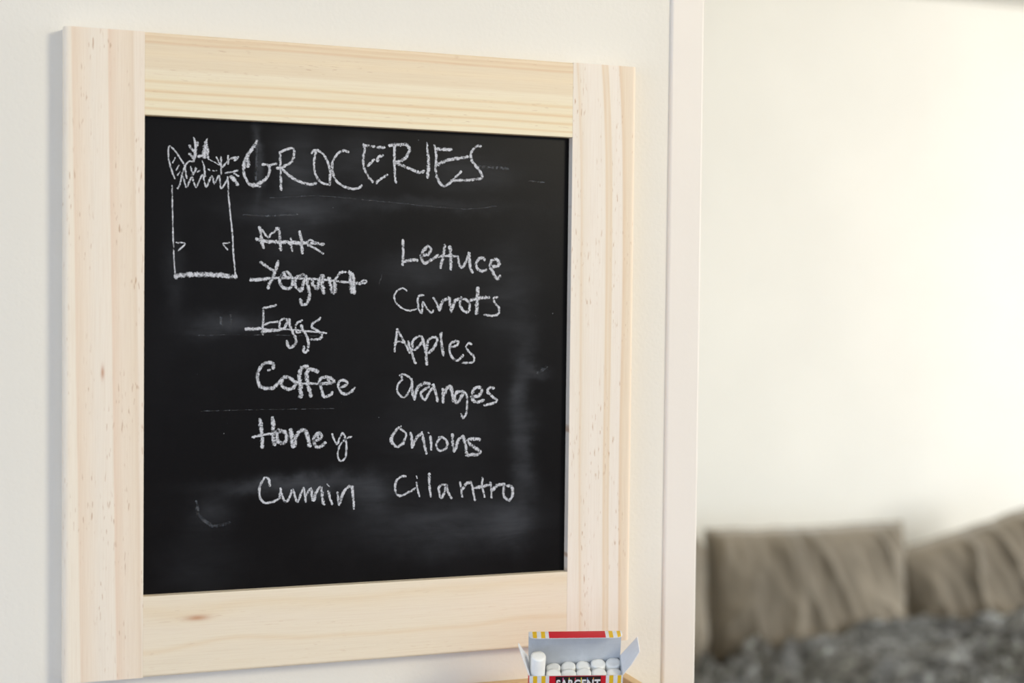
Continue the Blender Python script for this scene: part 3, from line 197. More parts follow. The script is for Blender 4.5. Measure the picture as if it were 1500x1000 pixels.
('Onions',[[24214,17293,146,24134,17241,154,24044,17185,161,23954,17121,169,23873,17044,177,23803,16956,191,23720,16839,206,23637,16710,220,23565,16587,235,23519,16488,249,23491,16382,249,23481,16271,249,23491,16166,249,23523,16079,249,23596,15990,237,23708,15892,224,23831,15810,211,23937,15772,198,24039,15790,201,24156,15847,203,24269,15926,206,24358,16008,209,24418,16089,202,24480,16198,196,24538,16317,190,24583,16428,184,24608,16515,178,24606,16629,171,24568,16735,164,24510,16825,157,24443,16890,151,24349,16960,146,24249,17028,141,24163,17089,135],[24961,16764,199,24990,16644,199,25023,16509,199,25053,16372,199,25072,16248,199,25079,16146,199,25081,16029,199,25080,15906,199,25078,15787,199,25078,15682,199],[25157,15783,220,25194,15888,220,25235,16009,220,25278,16137,220,25323,16260,220,25369,16366,220,25417,16446,220,25507,16524,220,25621,16580,220,25739,16624,221,25842,16668,221],[25841,16797,200,25866,16679,200,25894,16549,200,25923,16411,200,25953,16273,200,25982,16140,200,26009,16020,200,26032,15915,200,26060,15797,200,26090,15671,200,26120,15543,200,26150,15416,200,26178,15296,200,26204,15189,200],[26514,16472,190,26528,16350,190,26546,16211,190,26562,16073,190,26572,15954,190,26576,15842,190,26577,15719,190,26577,15597,190,26577,15489,190],[26334,16776,95,26409,16723,95],[27187,16395,174,27311,16385,175,27449,16373,175,27565,16335,175,27647,16270,175,27737,16176,175,27814,16071,175,27856,15975,175,27858,15868,175,27834,15737,175,27790,15612,175,27736,15522,175,27651,15462,175,27530,15412,175,27405,15381,175,27305,15377,175,27185,15430,175,27065,15529,174,26990,15634,174,26976,15724,174,26984,15838,174,27008,15954,174,27039,16047,174,27109,16149,174,27207,16250,175,27295,16341,175],[28240,16590,191,28245,16475,191,28250,16347,191,28255,16214,191,28263,16084,191,28273,15965,191,28287,15865,191,28305,15751,191,28327,15629,191,28349,15507,191,28371,15390,192,28389,15287,192],[28443,15337,224,28476,15441,224,28512,15560,224,28549,15686,224,28589,15813,224,28628,15931,224,28668,16033,224,28707,16111,224,28793,16220,224,28901,16314,224,29007,16376,224,29086,16389,224,29138,16333,224,29182,16221,224,29220,16081,224,29254,15942,224,29277,15839,224,29302,15710,224,29328,15567,224,29353,15419,224,29377,15279,225,29399,15156,225],[30431,16149,226,30306,16172,225,30163,16201,225,30024,16223,225,29908,16229,225,29792,16214,225,29663,16184,225,29554,16143,225,29499,16093,225,29510,16020,225,29566,15923,225,29651,15817,225,29749,15721,225,29840,15657,225,29967,15580,225,30110,15498,225,30250,15417,225,30367,15344,226,30440,15286,226,30504,15135,226,30388,15025,226,30313,15012,226,30206,15003,225,30076,14997,225,29930,14993,225,29779,14991,225,29630,14990,225,29492,14988,225,29373,14985,225],]),
('Cilantro',[[24596,13501,166,24468,13530,165,24327,13529,165,24236,13489,165,24121,13424,165,24009,13345,165,23927,13262,165,23883,13180,165,23844,13075,165,23812,12959,165,23789,12845,165,23778,12747,165,23780,12620,165,23798,12474,165,23828,12336,165,23869,12237,165,23956,12150,165,24078,12090,165,24206,12068,165,24293,12082,165,24401,12115,166,24519,12160,166,24636,12210,166,24742,12257,166,24830,12301,166,24932,12357,166,25040,12418,166,25149,12482,166,25253,12542,166,25346,12595,166],[25443,13016,133,25467,12893,133,25495,12753,133,25523,12614,133,25549,12490,133,25574,12392,133,25602,12283,133,25633,12169,133,25663,12059,133,25690,11962,133],[25439,13506,93,25508,13341,93],[26455,13638,227,26455,13520,221,26454,13389,214,26453,13251,207,26453,13112,201,26456,12977,194,26462,12851,187,26472,12738,183,26486,12609,180,26503,12469,176,26522,12325,172,26540,12183,168,26558,12049,164,26573,11929,161],[27796,12740,168,27683,12772,168,27557,12807,168,27452,12804,168,27350,12742,168,27247,12634,168,27195,12498,168,27203,12396,168,27229,12252,168,27267,12093,168,27312,11942,168,27356,11825,168,27394,11767,168,27455,11802,168,27531,11927,168,27605,12085,168,27664,12218,168,27701,12324,168,27738,12460,168,27773,12595,168,27804,12698,168,27830,12739,168,27856,12675,168,27878,12526,168,27904,12350,168,27938,12208,168,27994,12094,168,28069,11969,168,28149,11846,169,28218,11736,169],[28896,12934,149,28919,12792,149,28942,12651,149,28965,12510,149,28988,12369,149,29011,12227,149,29034,12086,149,29057,11945,149,29080,11803,149],[29108,12431,217,29190,12533,217,29283,12651,217,29374,12761,217,29451,12836,217,29544,12876,217,29640,12885,217,29728,12892,217],[29762,12938,156,29790,12837,156,29821,12726,156,29854,12609,156,29887,12490,156,29917,12375,156,29943,12269,156,29967,12157,156,29992,12028,156,30018,11890,156,30044,11751,156,30068,11618,157,30090,11501,157],[30699,13239,150,30691,13118,150,30678,12985,150,30668,12846,150,30663,12707,150,30672,12575,150,30689,12475,150,30716,12358,150,30750,12231,150,30787,12099,150,30825,11969,150,30860,11846,150,30890,11736,150],[30045,12464,204,30168,12478,204,30309,12493,204,30453,12509,204,30590,12525,205,30707,12541,205,30844,12563,205,30992,12590,205,31136,12617,205,31266,12641,205],[31334,12852,151,31349,12702,151,31363,12551,151,31378,12401,151,31393,12251,151,31408,12100,151,31423,11950,151,31437,11800,151,31452,11649,151],[31481,12214,233,31556,12287,233,31639,12373,233,31726,12460,233,31814,12535,233,31899,12586,233,32023,12617,233,32173,12627,234,32327,12629,234,32463,12634,234],[32462,12681,206,32452,12572,206,32439,12448,206,32425,12318,206,32414,12191,206,32409,12076,206,32414,11981,206,32444,11851,206,32494,11717,206,32555,11600,207,32617,11519,207,32726,11449,207,32861,11411,207,32972,11439,207,33025,11512,207,33082,11631,207,33134,11772,207,33174,11910,207,33192,12020,207,33184,12143,207,33149,12278,207,33096,12399,207,33031,12481,207,32934,12517,207,32800,12527,207,32658,12527,207,32535,12531,206],]),
('BAG',[[7538,35129,105,7501,35224,105,7460,35330,105,7416,35442,105,7373,35554,105,7334,35664,105,7300,35767,105,7272,35860,105,7240,35966,105,7208,36081,105,7176,36199,105,7148,36317,105,7125,36427,105,7109,36526,104,7099,36630,104,7093,36751,104,7090,36880,104,7090,37009,104,7093,37126,104,7098,37224,104,7106,37293,104,7154,37395,104,7247,37371,105,7297,37333,105,7364,37273,105,7442,37197,105,7524,37111,105,7603,37022,105,7672,36935,105,7726,36862,105,7788,36772,105,7856,36669,105,7926,36561,105,7994,36453,105,8056,36350,105,8109,36260,105,8148,36187,105,8198,36070,105,8228,35964,105,8249,35862,105,8269,35759,105,8288,35661,105,8308,35543,105,8329,35416,105,8348,35293,105,8366,35185,105],[7392,36227,81,7447,36349,81,7501,36471,81,7556,36594,81],[7630,35733,81,7692,35847,81,7755,35962,81,7818,36077,81],[7726,35376,81,7820,35512,81,7914,35648,81],[7730,34439,114,7775,34512,114,7826,34591,114,7876,34679,115,7917,34783,115,7939,34875,115,7961,34994,115,7982,35128,115,8004,35267,115,8029,35398,115,8056,35510,115,8093,35621,115,8139,35748,115,8192,35880,115,8246,36006,115,8296,36115,115,8338,36195,115,8415,36297,115,8497,36360,115,8574,36398,115,8663,36411,115,8766,36406,115,8860,36401,115],[8838,38096,57,8866,37998,89,8898,37890,120,8928,37777,151,8949,37668,182,8961,37569,188,8971,37451,194,8977,37323,199,8980,37200,205,8976,37091,211,8962,36983,198,8939,36862,184,8911,36736,171,8883,36615,157,8859,36507,144],[8546,37480,182,8634,37364,182,8721,37248,182,8809,37131,182],[8572,36928,191,8652,36835,191,8731,36742,192,8811,36649,192],[9116,37772,125,9117,37531,125],[9797,38047,67,9753,37956,112,9704,37856,157,9674,37775,202,9681,37686,197,9704,37607,192],[9666,37436,346,9651,37317,346,9633,37184,346,9620,37072,346,9611,36974,346,9604,36872,346,9597,36781,346],[9811,37274,221,9811,37141,221,9812,37008,221,9812,36875,221,9813,36742,221],[9192,36763,211,9335,36793,211,9478,36824,211],[8105,35271,115,8138,35169,115,8174,35042,115,8212,34906,115,8252,34775,115,8291,34664,115,8330,34587,115,8368,34559,115,8410,34600,115,8460,34706,115,8515,34849,115,8572,35005,115,8627,35148,115,8678,35254,115,8722,35295,115,8760,35256,115,8800,35152,115,8840,35009,115,8882,34854,115,8924,34714,115,8967,34615,115,9010,34583,115,9055,34627,115,9110,34731,115,9171,34873,115,9236,35034,115,9301,35194,115,9362,35333,115,9416,35431,115,9460,35470,115,9496,35434,115,9531,35338,115,9565,35200,115,9597,35042,116,9629,34884,116,9661,34746,116,9694,34647,116,9727,34609,116,9766,34643,116,9813,34733,116,9866,34863,116,9921,35013,116,9975,35165,116,10026,35300,116,10071,35400,116,10107,35447,116,10151,35402,116,10189,35260,116,10224,35085,116,10261,34935,116,10302,34873,116,10347,34921,116,10406,35039,116,10471,35189,116,10535,35335,116,10592,35440,116,10636,35468,116,10658,35417,116,10676,35311,116,10690,35167,116,10704,35005,116,10718,34843,116,10735,34701,116,10757,34598,116,10785,34551,116,10830,34570,116,10890,34642,116,10959,34751,116,11034,34883,116,11109,35020,116,11179,35147,116,11240,35249,116],[8647,36016,105,8653,35895,105,8672,35776,105,8711,35700,105,8766,35616,105,8816,35540,105],[9004,35934,134,8977,35837,134,8947,35729,134,8910,35641,134,8855,35570,134,8785,35502,134,8721,35440,134],[9291,35801,106,9101,35648,106],[9441,36460,67,9475,36370,82,9513,36271,96,9550,36166,111,9577,36055,125,9589,35965,128,9598,35855,132,9607,35731,135,9614,35605,138,9621,35485,141,9628,35380,144],[9862,36599,72,9951,36558,72,10051,36513,72,10153,36466,72,10246,36422,72,10345,36372,72,10460,36313,72,10577,36252,73,10680,36198,73],[10780,35571,116,10779,35668,116,10779,35776,116,10779,35889,116,10779,36002,116,10778,36109,116,10777,36202,116,10773,36312,116,10767,36433,116,10761,36557,116,10755,36677,116,10750,36783,116],[10437,36770,97,10498,36639,97,10558,36508,97,10619,36377,97,10680,36247,97],[10874,36061,126,10940,36158,126,11015,36269,126,11091,36376,126,11162,36461,126,11235,36533,126,11320,36605,126,11410,36670,126,11499,36719,126,11604,36755,126,11733,36786,126,11867,36813,126,11984,36838,127],[11256,36903,107,11257,36757,107,11257,36611,107,11258,36466,107,11259,36320,107],[11694,36582,126,11814,36660,126,11935,36738,127],[9865,35897,87,9961,35805,87],[10201,35790,87,10441,35800,87],[11069,35656,116,11171,35676,116,11286,35698,116,11402,35722,117,11504,35746,117,11606,35776,117,11722,35814,117,11837,35852,117,11940,35886,117],[11457,35404,243,11535,35349,243,11622,35287,243,11701,35219,243,11758,35149,243,11823,35060,243,11888,34968,243,11945,34887,244],[11698,35657,136,11844,35565,136,11991,35474,136],[7351,34641,90,7353,34534,90,7356,34422,90,7358,34306,90,7360,34185,90,7363,34062,90,7365,33935,90,7368,33806,90,7371,33674,90,7374,33541,90,7377,33407,90,7380,33273,90,7382,33185,90,7384,33086,90,7387,32978,90,7390,32863,91,7392,32740,91,7395,32612,91,7399,32480,91,7402,32345,91,7405,32208,91,7409,32071,91,7412,31935,91,7415,31800,91,7419,31670,91,7422,31543,91,7426,31423,91,7429,31310,91,7432,31205,91,7435,31110,91,7440,30992,91,7444,30869,91,7449,30743,91,7455,30615,91,7460,30485,91,7466,30355,91,7472,30225,91,7478,30098,91,7484,29973,91,7490,29851,91,7496,29735,91,7502,29625,91,7507,29521,91,7513,29426,91,7520,29307,91,7528,29184,91,7537,29057,91,7547,28929,91,7556,28799,91,7567,28670,91,7576,28543,91,7586,28418,91,7596,28299,91,7605,28185,91,7613,28078,91],[11239,35395,107,11245,35288,107,11250,35176,107,11255,35060,107,11260,34940,107,11265,34817,107,11270,34691,107,11276,34562,107,11283,34431,107,11290,34298,107,11299,34163,107,11309,34027,107,11319,33890,107,11327,33801,107,11337,33703,107,11347,33595,107,11359,33479,107,11372,33356,107,11386,33228,107,11400,33095,107,11415,32958,107,11430,32819,107,11445,32678,107,11461,32538,107,11476,32398,107,11491,32261,107,11506,32127,107,11520,31998,107,11533,31875,107,11545,31758,107,11556,31649,107,11566,31549,107,11574,31460,107,11585,31331,107,11595,31204,107,11605,31077,107,11613,30952,107,11621,30828,107,11628,30705,107,11635,30584,107,11642,30465,107,11649,30348,107,11656,30232,107,11664,30119,107,11671,30008,107,11679,29900,107,11688,29795,107,11697,29682,107,11707,29561,107,11718,29435,107,11730,29303,107,11742,29168,107,11754,29032,107,11766,28895,107,11779,28759,107,11791,28625,107,11803,28495,107,11814,28371,107,11824,28252,107,11834,28142,107],[7612,28246,296,7718,28261,296,7832,28277,297,7952,28294,297,8076,28313,297,8203,28331,297,8331,28347,297,8458,28363,297,8583,28375,298,8703,28385,298,8797,28390,298,8902,28396,298,9015,28400,298,9135,28405,298,9260,28408,299,9389,28411,299,9520,28414,299,9651,28415,299,9780,28415,299,9905,28414,300,10026,28412,300,10139,28408,300,10238,28404,300,10346,28397,300,10461,28389,300,10583,28380,301,10709,28369,301,10839,28358,301,10971,28345,301,11104,28333,301,11236,28320,302,11365,28308,302,11491,28296,302,11612,28285,302,11727,28274,302,11834,28265,303],[7650,30634,95,7758,30630,96,7891,30630,96,8029,30629,96,8154,30624,96,8248,30608,96,8290,30577,96,8270,30520,96,8201,30439,96,8101,30342,96,7989,30239,96,7880,30142,96,7794,30059,96],[11384,30699,107,11261,30685,107,11113,30674,107,10987,30654,107,10925,30615,107,10941,30557,107,11002,30475,107,11085,30381,107,11172,30287,107,11241,30208,107],]),]
SMEARS=[(0.55,[14154,33987,79,14387,34009,79,14643,34032,79,14915,34058,79,15193,34083,79,15470,34108,79,15739,34130,79,15990,34150,80,16199,34168,80,16414,34190,80,16639,34214,80,16882,34237,80,17148,34257,80,17444,34272,80,17776,34279,80,18152,34275,80,18348,34269,80,18579,34260,81,18842,34248,81,19132,34234,81,19444,34217,81,19775,34199,81,20122,34179,81,20478,34158,81,20841,34137,81,21206,34114,82,21568,34092,82,21924,34070,82,22269,34048,82,22598,34028,82,22908,34008,82,23193,33991,82,23449,33975,82,23672,33961,83,24005,33941,83,24333,33921,83,24655,33900,83,24969,33879,83,25274,33858,83,25570,33838,83,25855,33820,83,26127,33802,84,26386,33786,84,26629,33772,84,26857,33760,84,27169,33745,84,27499,33729,84,27838,33713,84,28179,33699,84,28513,33688,85,28833,33682,85,29130,33681,85,29397,33688,85,29694,33708,85,30012,33742,85,30342,33784,85,30674,33832,85,30998,33881,86,31306,33927,86,31587,33966,86]),(0.6,[12346,32752,122,12590,32745,122,12861,32736,122,13148,32726,123,13442,32717,123,13732,32711,123,14008,32709,123,14260,32712,123,14517,32724,123,14805,32744,124,15113,32768,124,15428,32796,124,15739,32824,124,16033,32851,124,16298,32873,125]),(0.5,[8960,24071,63,9201,24076,63,9449,24082,63,9705,24088,63,9969,24095,63,10242,24102,63,10524,24109,63,10817,24115,63,11120,24120,63,11434,24124,63,11760,24126,64,12099,24126,64,12291,24125,64,12504,24123,64,12736,24121,64,12987,24118,64,13253,24115,64,13532,24111,64,13824,24107,64,14126,24102,64,14436,24097,64,14752,24092,64,15073,24087,65,15395,24081,65,15718,24076,65,16040,24071,65,16358,24065,65,16670,24060,65,16974,24055,65,17268,24050,65,17551,24045,65,17819,24041,65,18072,24037,66]),(0.4,[9463,18662,73,9700,18665,73,9947,18668,73,10203,18671,73,10467,18675,73,10739,18678,73,11018,18682,73,11303,18685,73,11593,18689,73,11889,18692,74,12189,18695,74,12492,18697,74,12799,18700,74,13108,18701,74,13310,18702,74,13532,18703,74,13772,18703,74,14029,18704,74,14300,18704,74,14584,18705,75,14878,18705,75,15182,18705,75,15494,18705,75,15810,18705,75,16131,18705,75,16454,18705,75,16776,18705,75,17097,18705,75,17414,18705,76,17725,18705,76,18029,18705,76,18323,18705,76,18606,18705,76,18875,18705,76,19129,18705,76]),(0.6,[34235,35991,108,34647,35972,109,35061,35953,109,35475,35934,109]),(0.45,[30071,36968,266,30423,36953,266,30776,36938,267,31129,36923,267,31483,36909,268,31838,36894,268,32194,36879,269,32551,36864,269]),(0.6,[22416,27849,103,22543,28281,103,22670,28714,103]),(0.3,[13294,38119,245,13296,37859,245,13299,37560,245,13301,37242,245,13304,36924,245,13306,36626,245,13306,36365,245,13305,36162,245,13294,35824,245,13277,35561,245,13261,35328,245]),(0.35,[35145,21261,329,35483,21444,329,35822,21628,330]),(0.35,[10781,25345,243,10880,24856,243]),(0.35,[11507,25496,195,11484,25202,195,11462,24908,195]),(0.3,[9155,12170,291,9186,11934,291,9213,11665,291,9260,11402,291,9352,11183,291,9487,11016,292,9678,10828,292,9900,10646,292,10123,10496,293,10320,10405,293,10573,10385,293,10870,10430,294,11171,10500,294,11437,10553,295]),]
SMUDGES=[(0.1623,0.3604,0.0141,0.0272,0.35),(0.1340,0.3666,0.0034,0.0245,0.50),(0.1600,0.3306,0.0379,0.0069,0.30),(0.2473,0.3384,0.0758,0.0051,0.20),(0.2953,0.3658,0.0330,0.0155,0.22),(0.1601,0.3133,0.0252,0.0198,0.16),(0.2583,0.2902,0.0323,0.0133,0.25),(0.3238,0.2731,0.0224,0.0314,0.20),(0.3389,0.1731,0.0090,0.0686,0.40),(0.2763,0.0990,0.0664,0.0198,0.35),(0.3303,0.0941,0.0169,0.0127,0.30),(0.1612,0.1316,0.0485,0.0065,0.60),(0.2218,0.1234,0.0137,0.0123,0.50),(0.1185,0.2511,0.0221,0.0078,0.35),(0.0968,0.2461,0.0145,0.0107,0.15),(0.0752,0.2846,0.0066,0.0289,0.15),(0.1022,0.1129,0.0136,0.0118,0.22),(0.2702,0.1693,0.0492,0.0413,0.12),(0.2053,0.3697,0.0207,0.0175,0.20),(0.3526,0.2126,0.0102,0.0042,0.35),(0.0975,0.0748,0.0292,0.0197,0.12),]

# ------------------------------------------------------------------ the room
M_wall = paint('wall_paint', (.83, .79, .72), 300, .22)
M_wall2 = paint('far_wall_paint', (.90, .875, .79), 60, .1)
M_trim = paint('trim_paint', (.84, .78, .72), 120, .12, .5)
M_ceil = paint('ceiling_paint', (.80, .80, .77), 60, .2)
def floor_mat():
    t = NT('wood_floor'); v = t.obj(); b = t.new('ShaderNodeTexBrick'); t.l(v, b.inputs[0])
    b.inputs['Scale'].default_value = 1; b.inputs['Brick Width'].default_value = 1.2; b.inputs['Row Height'].default_value = .12
    b.inputs['Mortar Size'].default_value = .002
    b.inputs['Color1'].default_value = (.30, .19, .11, 1); b.inputs['Color2'].default_value = (.24, .15, .08, 1)
    b.inputs['Mortar'].default_value = (.05, .03, .02, 1)
    n = t.noise(t.mapped(v, (2, 30, 1)), 1, 4)
    t.l(t.mix(t.rng(n, .3, .7, 0, .4), b.outputs[0], (.14, .08, .05, 1)), t.b.inputs['Base Color'])
    t.b.inputs['Roughness'].default_value = .4; return t.m
tag(box('floor', (-3.2, -13.0, -.1), (9.5, 3.2, 0), floor_mat()), kind='structure')  # unseen part stretched far behind the camera to darken the board's lower reflection
tag(box('ceiling', (-3.2, -4.0, 2.435), (6.2, 3.2, 2.5), M_ceil), kind='structure')
tag(box('wall_front', (-3.2, 0, 0), (.4925, .12, 2.435), M_wall), kind='structure')
tag(box('wall_back', (-3.2, 3.05, 0), (6.2, 3.2, 2.435), M_wall2), kind='structure')
tag(box('wall_left_added', (.33, .12, 0), (.45, 3.05, 2.435), M_wall2), kind='structure')  # unseen wall, added to keep ambient light off the sofa's left side
# painted casing that closes the end of the wall: flat board, quirk and rounded bead on its left side
prof = [(.4650, 0)]
for k in range(9):
    a = R(180+11.25*k); prof.append((.4672+.0022*math.cos(a), -.0010+.0022*math.sin(a)))
prof += [(.4685, -.0032), (.4925, -.0032), (.4936, -.0026), (.4940, -.002), (.4940, .1285), (.4925, .1285), (.4925, 0)]
tag(prism('trim_1', prof, 'Z', 0, 2.435, M_trim), kind='structure')

# ------------------------------------------------------------------ framed chalkboard
FW, FH, T = .42918, .45166, .016
ST, RT, RB = .054, .0575, .0573
PYL = -.009
fr = empty('framed_chalkboard', (0, 0, OZ))
tag(fr, 'square chalkboard in a wide pale pine frame, chalked with a grocery list', 'chalkboard')
P = (232, 217, 200); PY = (238, 225, 200)
m_left = pine('pine_left', 'Z', 0, ST, 0, FH, [(0, (233,220,203)), (.13, (236,224,206)), (.215, (236,223,205)), (.235, (226,202,178)), (.34, (231,213,193)), (.48, (231,219,204)), (.66, (234,221,205)), (.68, (224,197,173)), (.80, (230,212,192)), (.93, (227,208,186)), (.97, (221,199,175)), (1.0, (232,217,200))], .13, .022, 1, knot=(.0262, .215, .004, .0), gain=(1.10, 1.11, 1.12))
m_left.name = 'pine_left_stile'
m_right = pine('pine_right', 'Z', FW-ST, ST, 0, FH, [(0, (238,226,210)), (.05, (239,228,213)), (.17, (237,225,208)), (.19, (228,206,178)), (.23, (236,223,205)), (.36, (240,229,215)), (.55, (239,228,213)), (.575, (228,203,170)), (.61, (234,215,190)), (.655, (229,206,176)), (.675, (240,229,214)), (.82, (240,229,216)), (.845, (226,198,164)), (.90, (233,212,184)), (1, (234,214,188))], 0, .03, 2.3, wave=.14, soft=.25, bend=.13, fleck=1.2, gain=(1.0, 1.01, 1.04))
m_top = pine('pine_top', 'X', FH-RT, RT, ST, FW-2*ST, [(0, (240,228,198)), (.05, (242,231,203)), (.075, (232,206,164)), (.10, (241,229,200)), (.155, (240,226,196)), (.18, (228,199,154)), (.215, (241,228,200)), (.26, (240,226,196)), (.285, (228,196,152)), (.32, (240,225,195)), (.38, (240,226,198)), (.405, (230,203,162)), (.44, (240,226,198)), (.54, (240,227,203)), (.58, (231,212,184)), (.68, (232,213,186)), (.74, (236,216,186)), (.85, (231,212,186)), (.875, (224,190,154)), (.90, (233,210,180)), (.945, (226,196,162)), (.965, (235,212,184)), (1, (230,206,176))], .0, .02, 3.1, .5, wave=.07)
m_bot = pine('pine_bottom', 'X', 0, RB, ST, FW-2*ST, [(0, (236,222,199)), (.20, (234,220,198)), (.30, (236,221,198)), (.34, (231,210,180)), (.40, (237,223,201)), (.62, (236,221,200)), (.74, (236,220,196)), (.84, (233,213,183)), (.90, (236,220,196)), (1, (237,224,202))], -.05, .05, 4.7, .3, wave=.3, soft=.3, knot=(.0915, .040, .0075, .13))
prism('side_stile', rounded(0, -T, ST, 0, (.0042, .0003, 0, 0)), 'Z', 0, FH, m_left, fr)
prism('side_stile', rounded(FW-ST, -T, FW, 0, (.0003, .0042, 0, 0)), 'Z', 0, FH, m_right, fr)
g = .00004
prism('top_rail', rounded(-T+.0001, FH-RT, -.0005, FH, (.0006, 0, 0, .0022)), 'X', ST+g, FW-ST-g, m_top, fr)
prism('bottom_rail', rounded(-T+.0001, 0, -.0005, RB, (.0022, 0, 0, .0006)), 'X', ST+g, FW-ST-g, m_bot, fr)

def board_mat():
    t = NT('chalkboard_surface'); v = t.obj(); sp = t.new('ShaderNodeSeparateXYZ'); t.l(v, sp.inputs[0])
    dn = t.noise(v, 28, 4, .6); dn2 = t.noise(t.mapped(v, (1, 1, 1), (3, 1, 5)), 28, 4, .6)
    x = t.math('ADD', sp.outputs[0], t.math('MULTIPLY', t.math('SUBTRACT', dn, .5), .028))
    z = t.math('ADD', sp.outputs[2], t.math('MULTIPLY', t.math('SUBTRACT', dn2, .5), .028))
    acc = None
    for cx, cz, rx, rz, k in SMUDGES:
        a = t.math('POWER', t.math('MULTIPLY', t.math('SUBTRACT', x, cx), 1/rx), 2)
        b = t.math('POWER', t.math('MULTIPLY', t.math('SUBTRACT', z, cz), 1/rz), 2)
        e = t.math('MULTIPLY', t.math('EXPONENT', t.math('MULTIPLY', t.math('ADD', a, b), -1.0)), k)
        acc = e if acc is None else t.math('ADD', acc, e)
    wipes = t.noise(t.mapped(v, (14, 1, 60), (0, 0, 0), (0, R(-14), 0)), 1, 5, .6, .6)
    cloud = t.noise(v, 11, 5, .6)
    acc = t.math('MULTIPLY', acc, t.rng(wipes, .25, .7, .35, 1.25))
    acc = t.math('ADD', acc, t.math('MULTIPLY', t.rng(cloud, .50, .85), .05))
    weave = t.noise(t.mapped(v, (500, 1, 2600)), 1, 2)
    speck = t.noise(v, 1500, 2)
    base = t.mix(t.rng(weave, .3, .7), (.0024, .0016, .0013, 1), (.0042, .0030, .0026, 1))
    col = t.mix(t.math('MULTIPLY', acc, .15), base, (.52, .55, .62, 1))
    sp2 = t.noise(t.mapped(v, (1, 1, 1), (9, 9, 9)), 420, 0)
    col = t.mix(t.rng(sp2, .90, .93, 0, .3), col, (.6, .62, .66, 1))
    t.l(col, t.b.inputs['Base Color']); t.b.inputs['Roughness'].default_value = .36
    t.b.inputs['Specular IOR Level'].default_value = .105
    t.bump(t.math('ADD', weave, speck), .10, .0003); return t.m
panel = box('writing_panel', (ST-.004, PYL, RB-.004), (FW-ST+.004, PYL+.004, FH-RT+.004), board_mat(), fr)
tag(panel, 'matt black writing surface with grey chalk smudges')

def chalk_mat(name, dens, col):
    t = NT(name); v = t.obj(); at = t.new('ShaderNodeUVMap'); at.uv_map = 'UVMap'
    sp = t.new('ShaderNodeSeparateXYZ'); t.l(at.outputs[0], sp.inputs[0])
    side = t.math('ABSOLUTE', t.math('SUBTRACT', t.math('MULTIPLY', sp.outputs[1], 2), 1))
    n = t.noise(v, 1000, 4, .78); n2 = t.noise(v, 330, 2, .5)
    s = t.math('ADD', t.math('MULTIPLY', n, .72), t.math('MULTIPLY', n2, .42))
    edge = t.math('MULTIPLY', t.math('POWER', side, 2.4), .25)
    s = t.math('SUBTRACT', t.math('ADD', s, dens), edge)
    a = t.math('MULTIPLY', t.rng(s, .48, .63), 1.0 if dens > 0 else .38)
    tr = t.new('ShaderNodeBsdfTransparent'); mx = t.new('ShaderNodeMixShader')
    t.l(t.mix(t.rng(n, .35, .65), (*[c*.72 for c in col], 1), (*col, 1)), t.b.inputs['Base Color'])
    t.b.inputs['Roughness'].default_value = .95; t.b.inputs['Specular IOR Level'].default_value = .1
    t.l(a, mx.inputs[0]); t.l(tr.outputs[0], mx.inputs[1]); t.l(t.b.outputs[0], mx.inputs[2])
    t.l(mx.outputs[0], t.n['Material Output'].inputs[0]); return t.m
M_chalk = chalk_mat('chalk_line', .05, (.68, .685, .73))
M_faint = chalk_mat('faint_chalk', -.055, (.34, .36, .40))
def ribbon(bm, uvl, flat, y):
    P = [(flat[i]*1e-5, flat[i+1]*1e-5, flat[i+2]*1e-5) for i in range(0, len(flat), 3)]
    # round ends: extend a little
    n = len(P); rows = []
    def dirn(i):
        a = P[max(0, i-1)]; b = P[min(n-1, i+1)]
        d = Vector((b[0]-a[0], b[1]-a[1])); return d.normalized() if d.length > 0 else Vector((1, 0))
    pts = []
    d = dirn(0); w = P[0][2]; pts.append((P[0][0]-d.x*w*.42, P[0][1]-d.y*w*.42, w*.55, d))
    for i in range(n): pts.append((P[i][0], P[i][1], P[i][2], dirn(i)))
    d = dirn(n-1); w = P[-1][2]; pts.append((P[-1][0]+d.x*w*.42, P[-1][1]+d.y*w*.42, w*.55, d))
    L = 0; prev = None
    for (x, z, w, d) in pts:
        if prev is not None: L += math.hypot(x-prev[0], z-prev[1])
        prev = (x, z); w *= 1.5*random.uniform(.88, 1.12)
        nx, nz = -d.y*w*.5, d.x*w*.5
        j = random.uniform(-.1, .1)
        rows.append((bm.verts.new((x+nx*(1+j), y, z+nz*(1+j))), bm.verts.new((x-nx*(1-j), y, z-nz*(1-j))), L))
    for a, b in zip(rows, rows[1:]):
        try: f = bm.faces.new((a[0], a[1], b[1], b[0]))
        except ValueError: continue
        for lp, uv in zip(f.loops, ((a[2]*100, 1), (a[2]*100, 0), (b[2]*100, 0), (b[2]*100, 1))): lp[uvl].uv = uv
for word, L in STROKES:
    bm = bmesh.new(); uvl = bm.loops.layers.uv.new('UVMap')
    for i, s in enumerate(L): ribbon(bm, uvl, s, PYL-.00006-.000012*i)
    nm = 'chalk_drawing' if word == 'BAG' else 'chalk_word'
    me = bpy.data.meshes.new(nm); bm.to_mesh(me); bm.free(); o = link(nm, me, M_chalk, panel)
    if word == 'BAG': o['label'] = 'white chalk drawing of a paper bag full of groceries'
    elif word in ('Milk', 'Yogurt', 'Eggs'): o['label'] = 'white chalk word %s with a line struck through it' % word
    else: o['label'] = 'white chalk word %s' % word
for i, (k, s) in enumerate(SMEARS):
    bm = bmesh.new(); uvl = bm.loops.layers.uv.new('UVMap'); ribbon(bm, uvl, s, PYL-.00003)
    me = bpy.data.meshes.new('chalk_smear'); bm.to_mesh(me); bm.free(); link('chalk_smear', me, M_faint, panel)

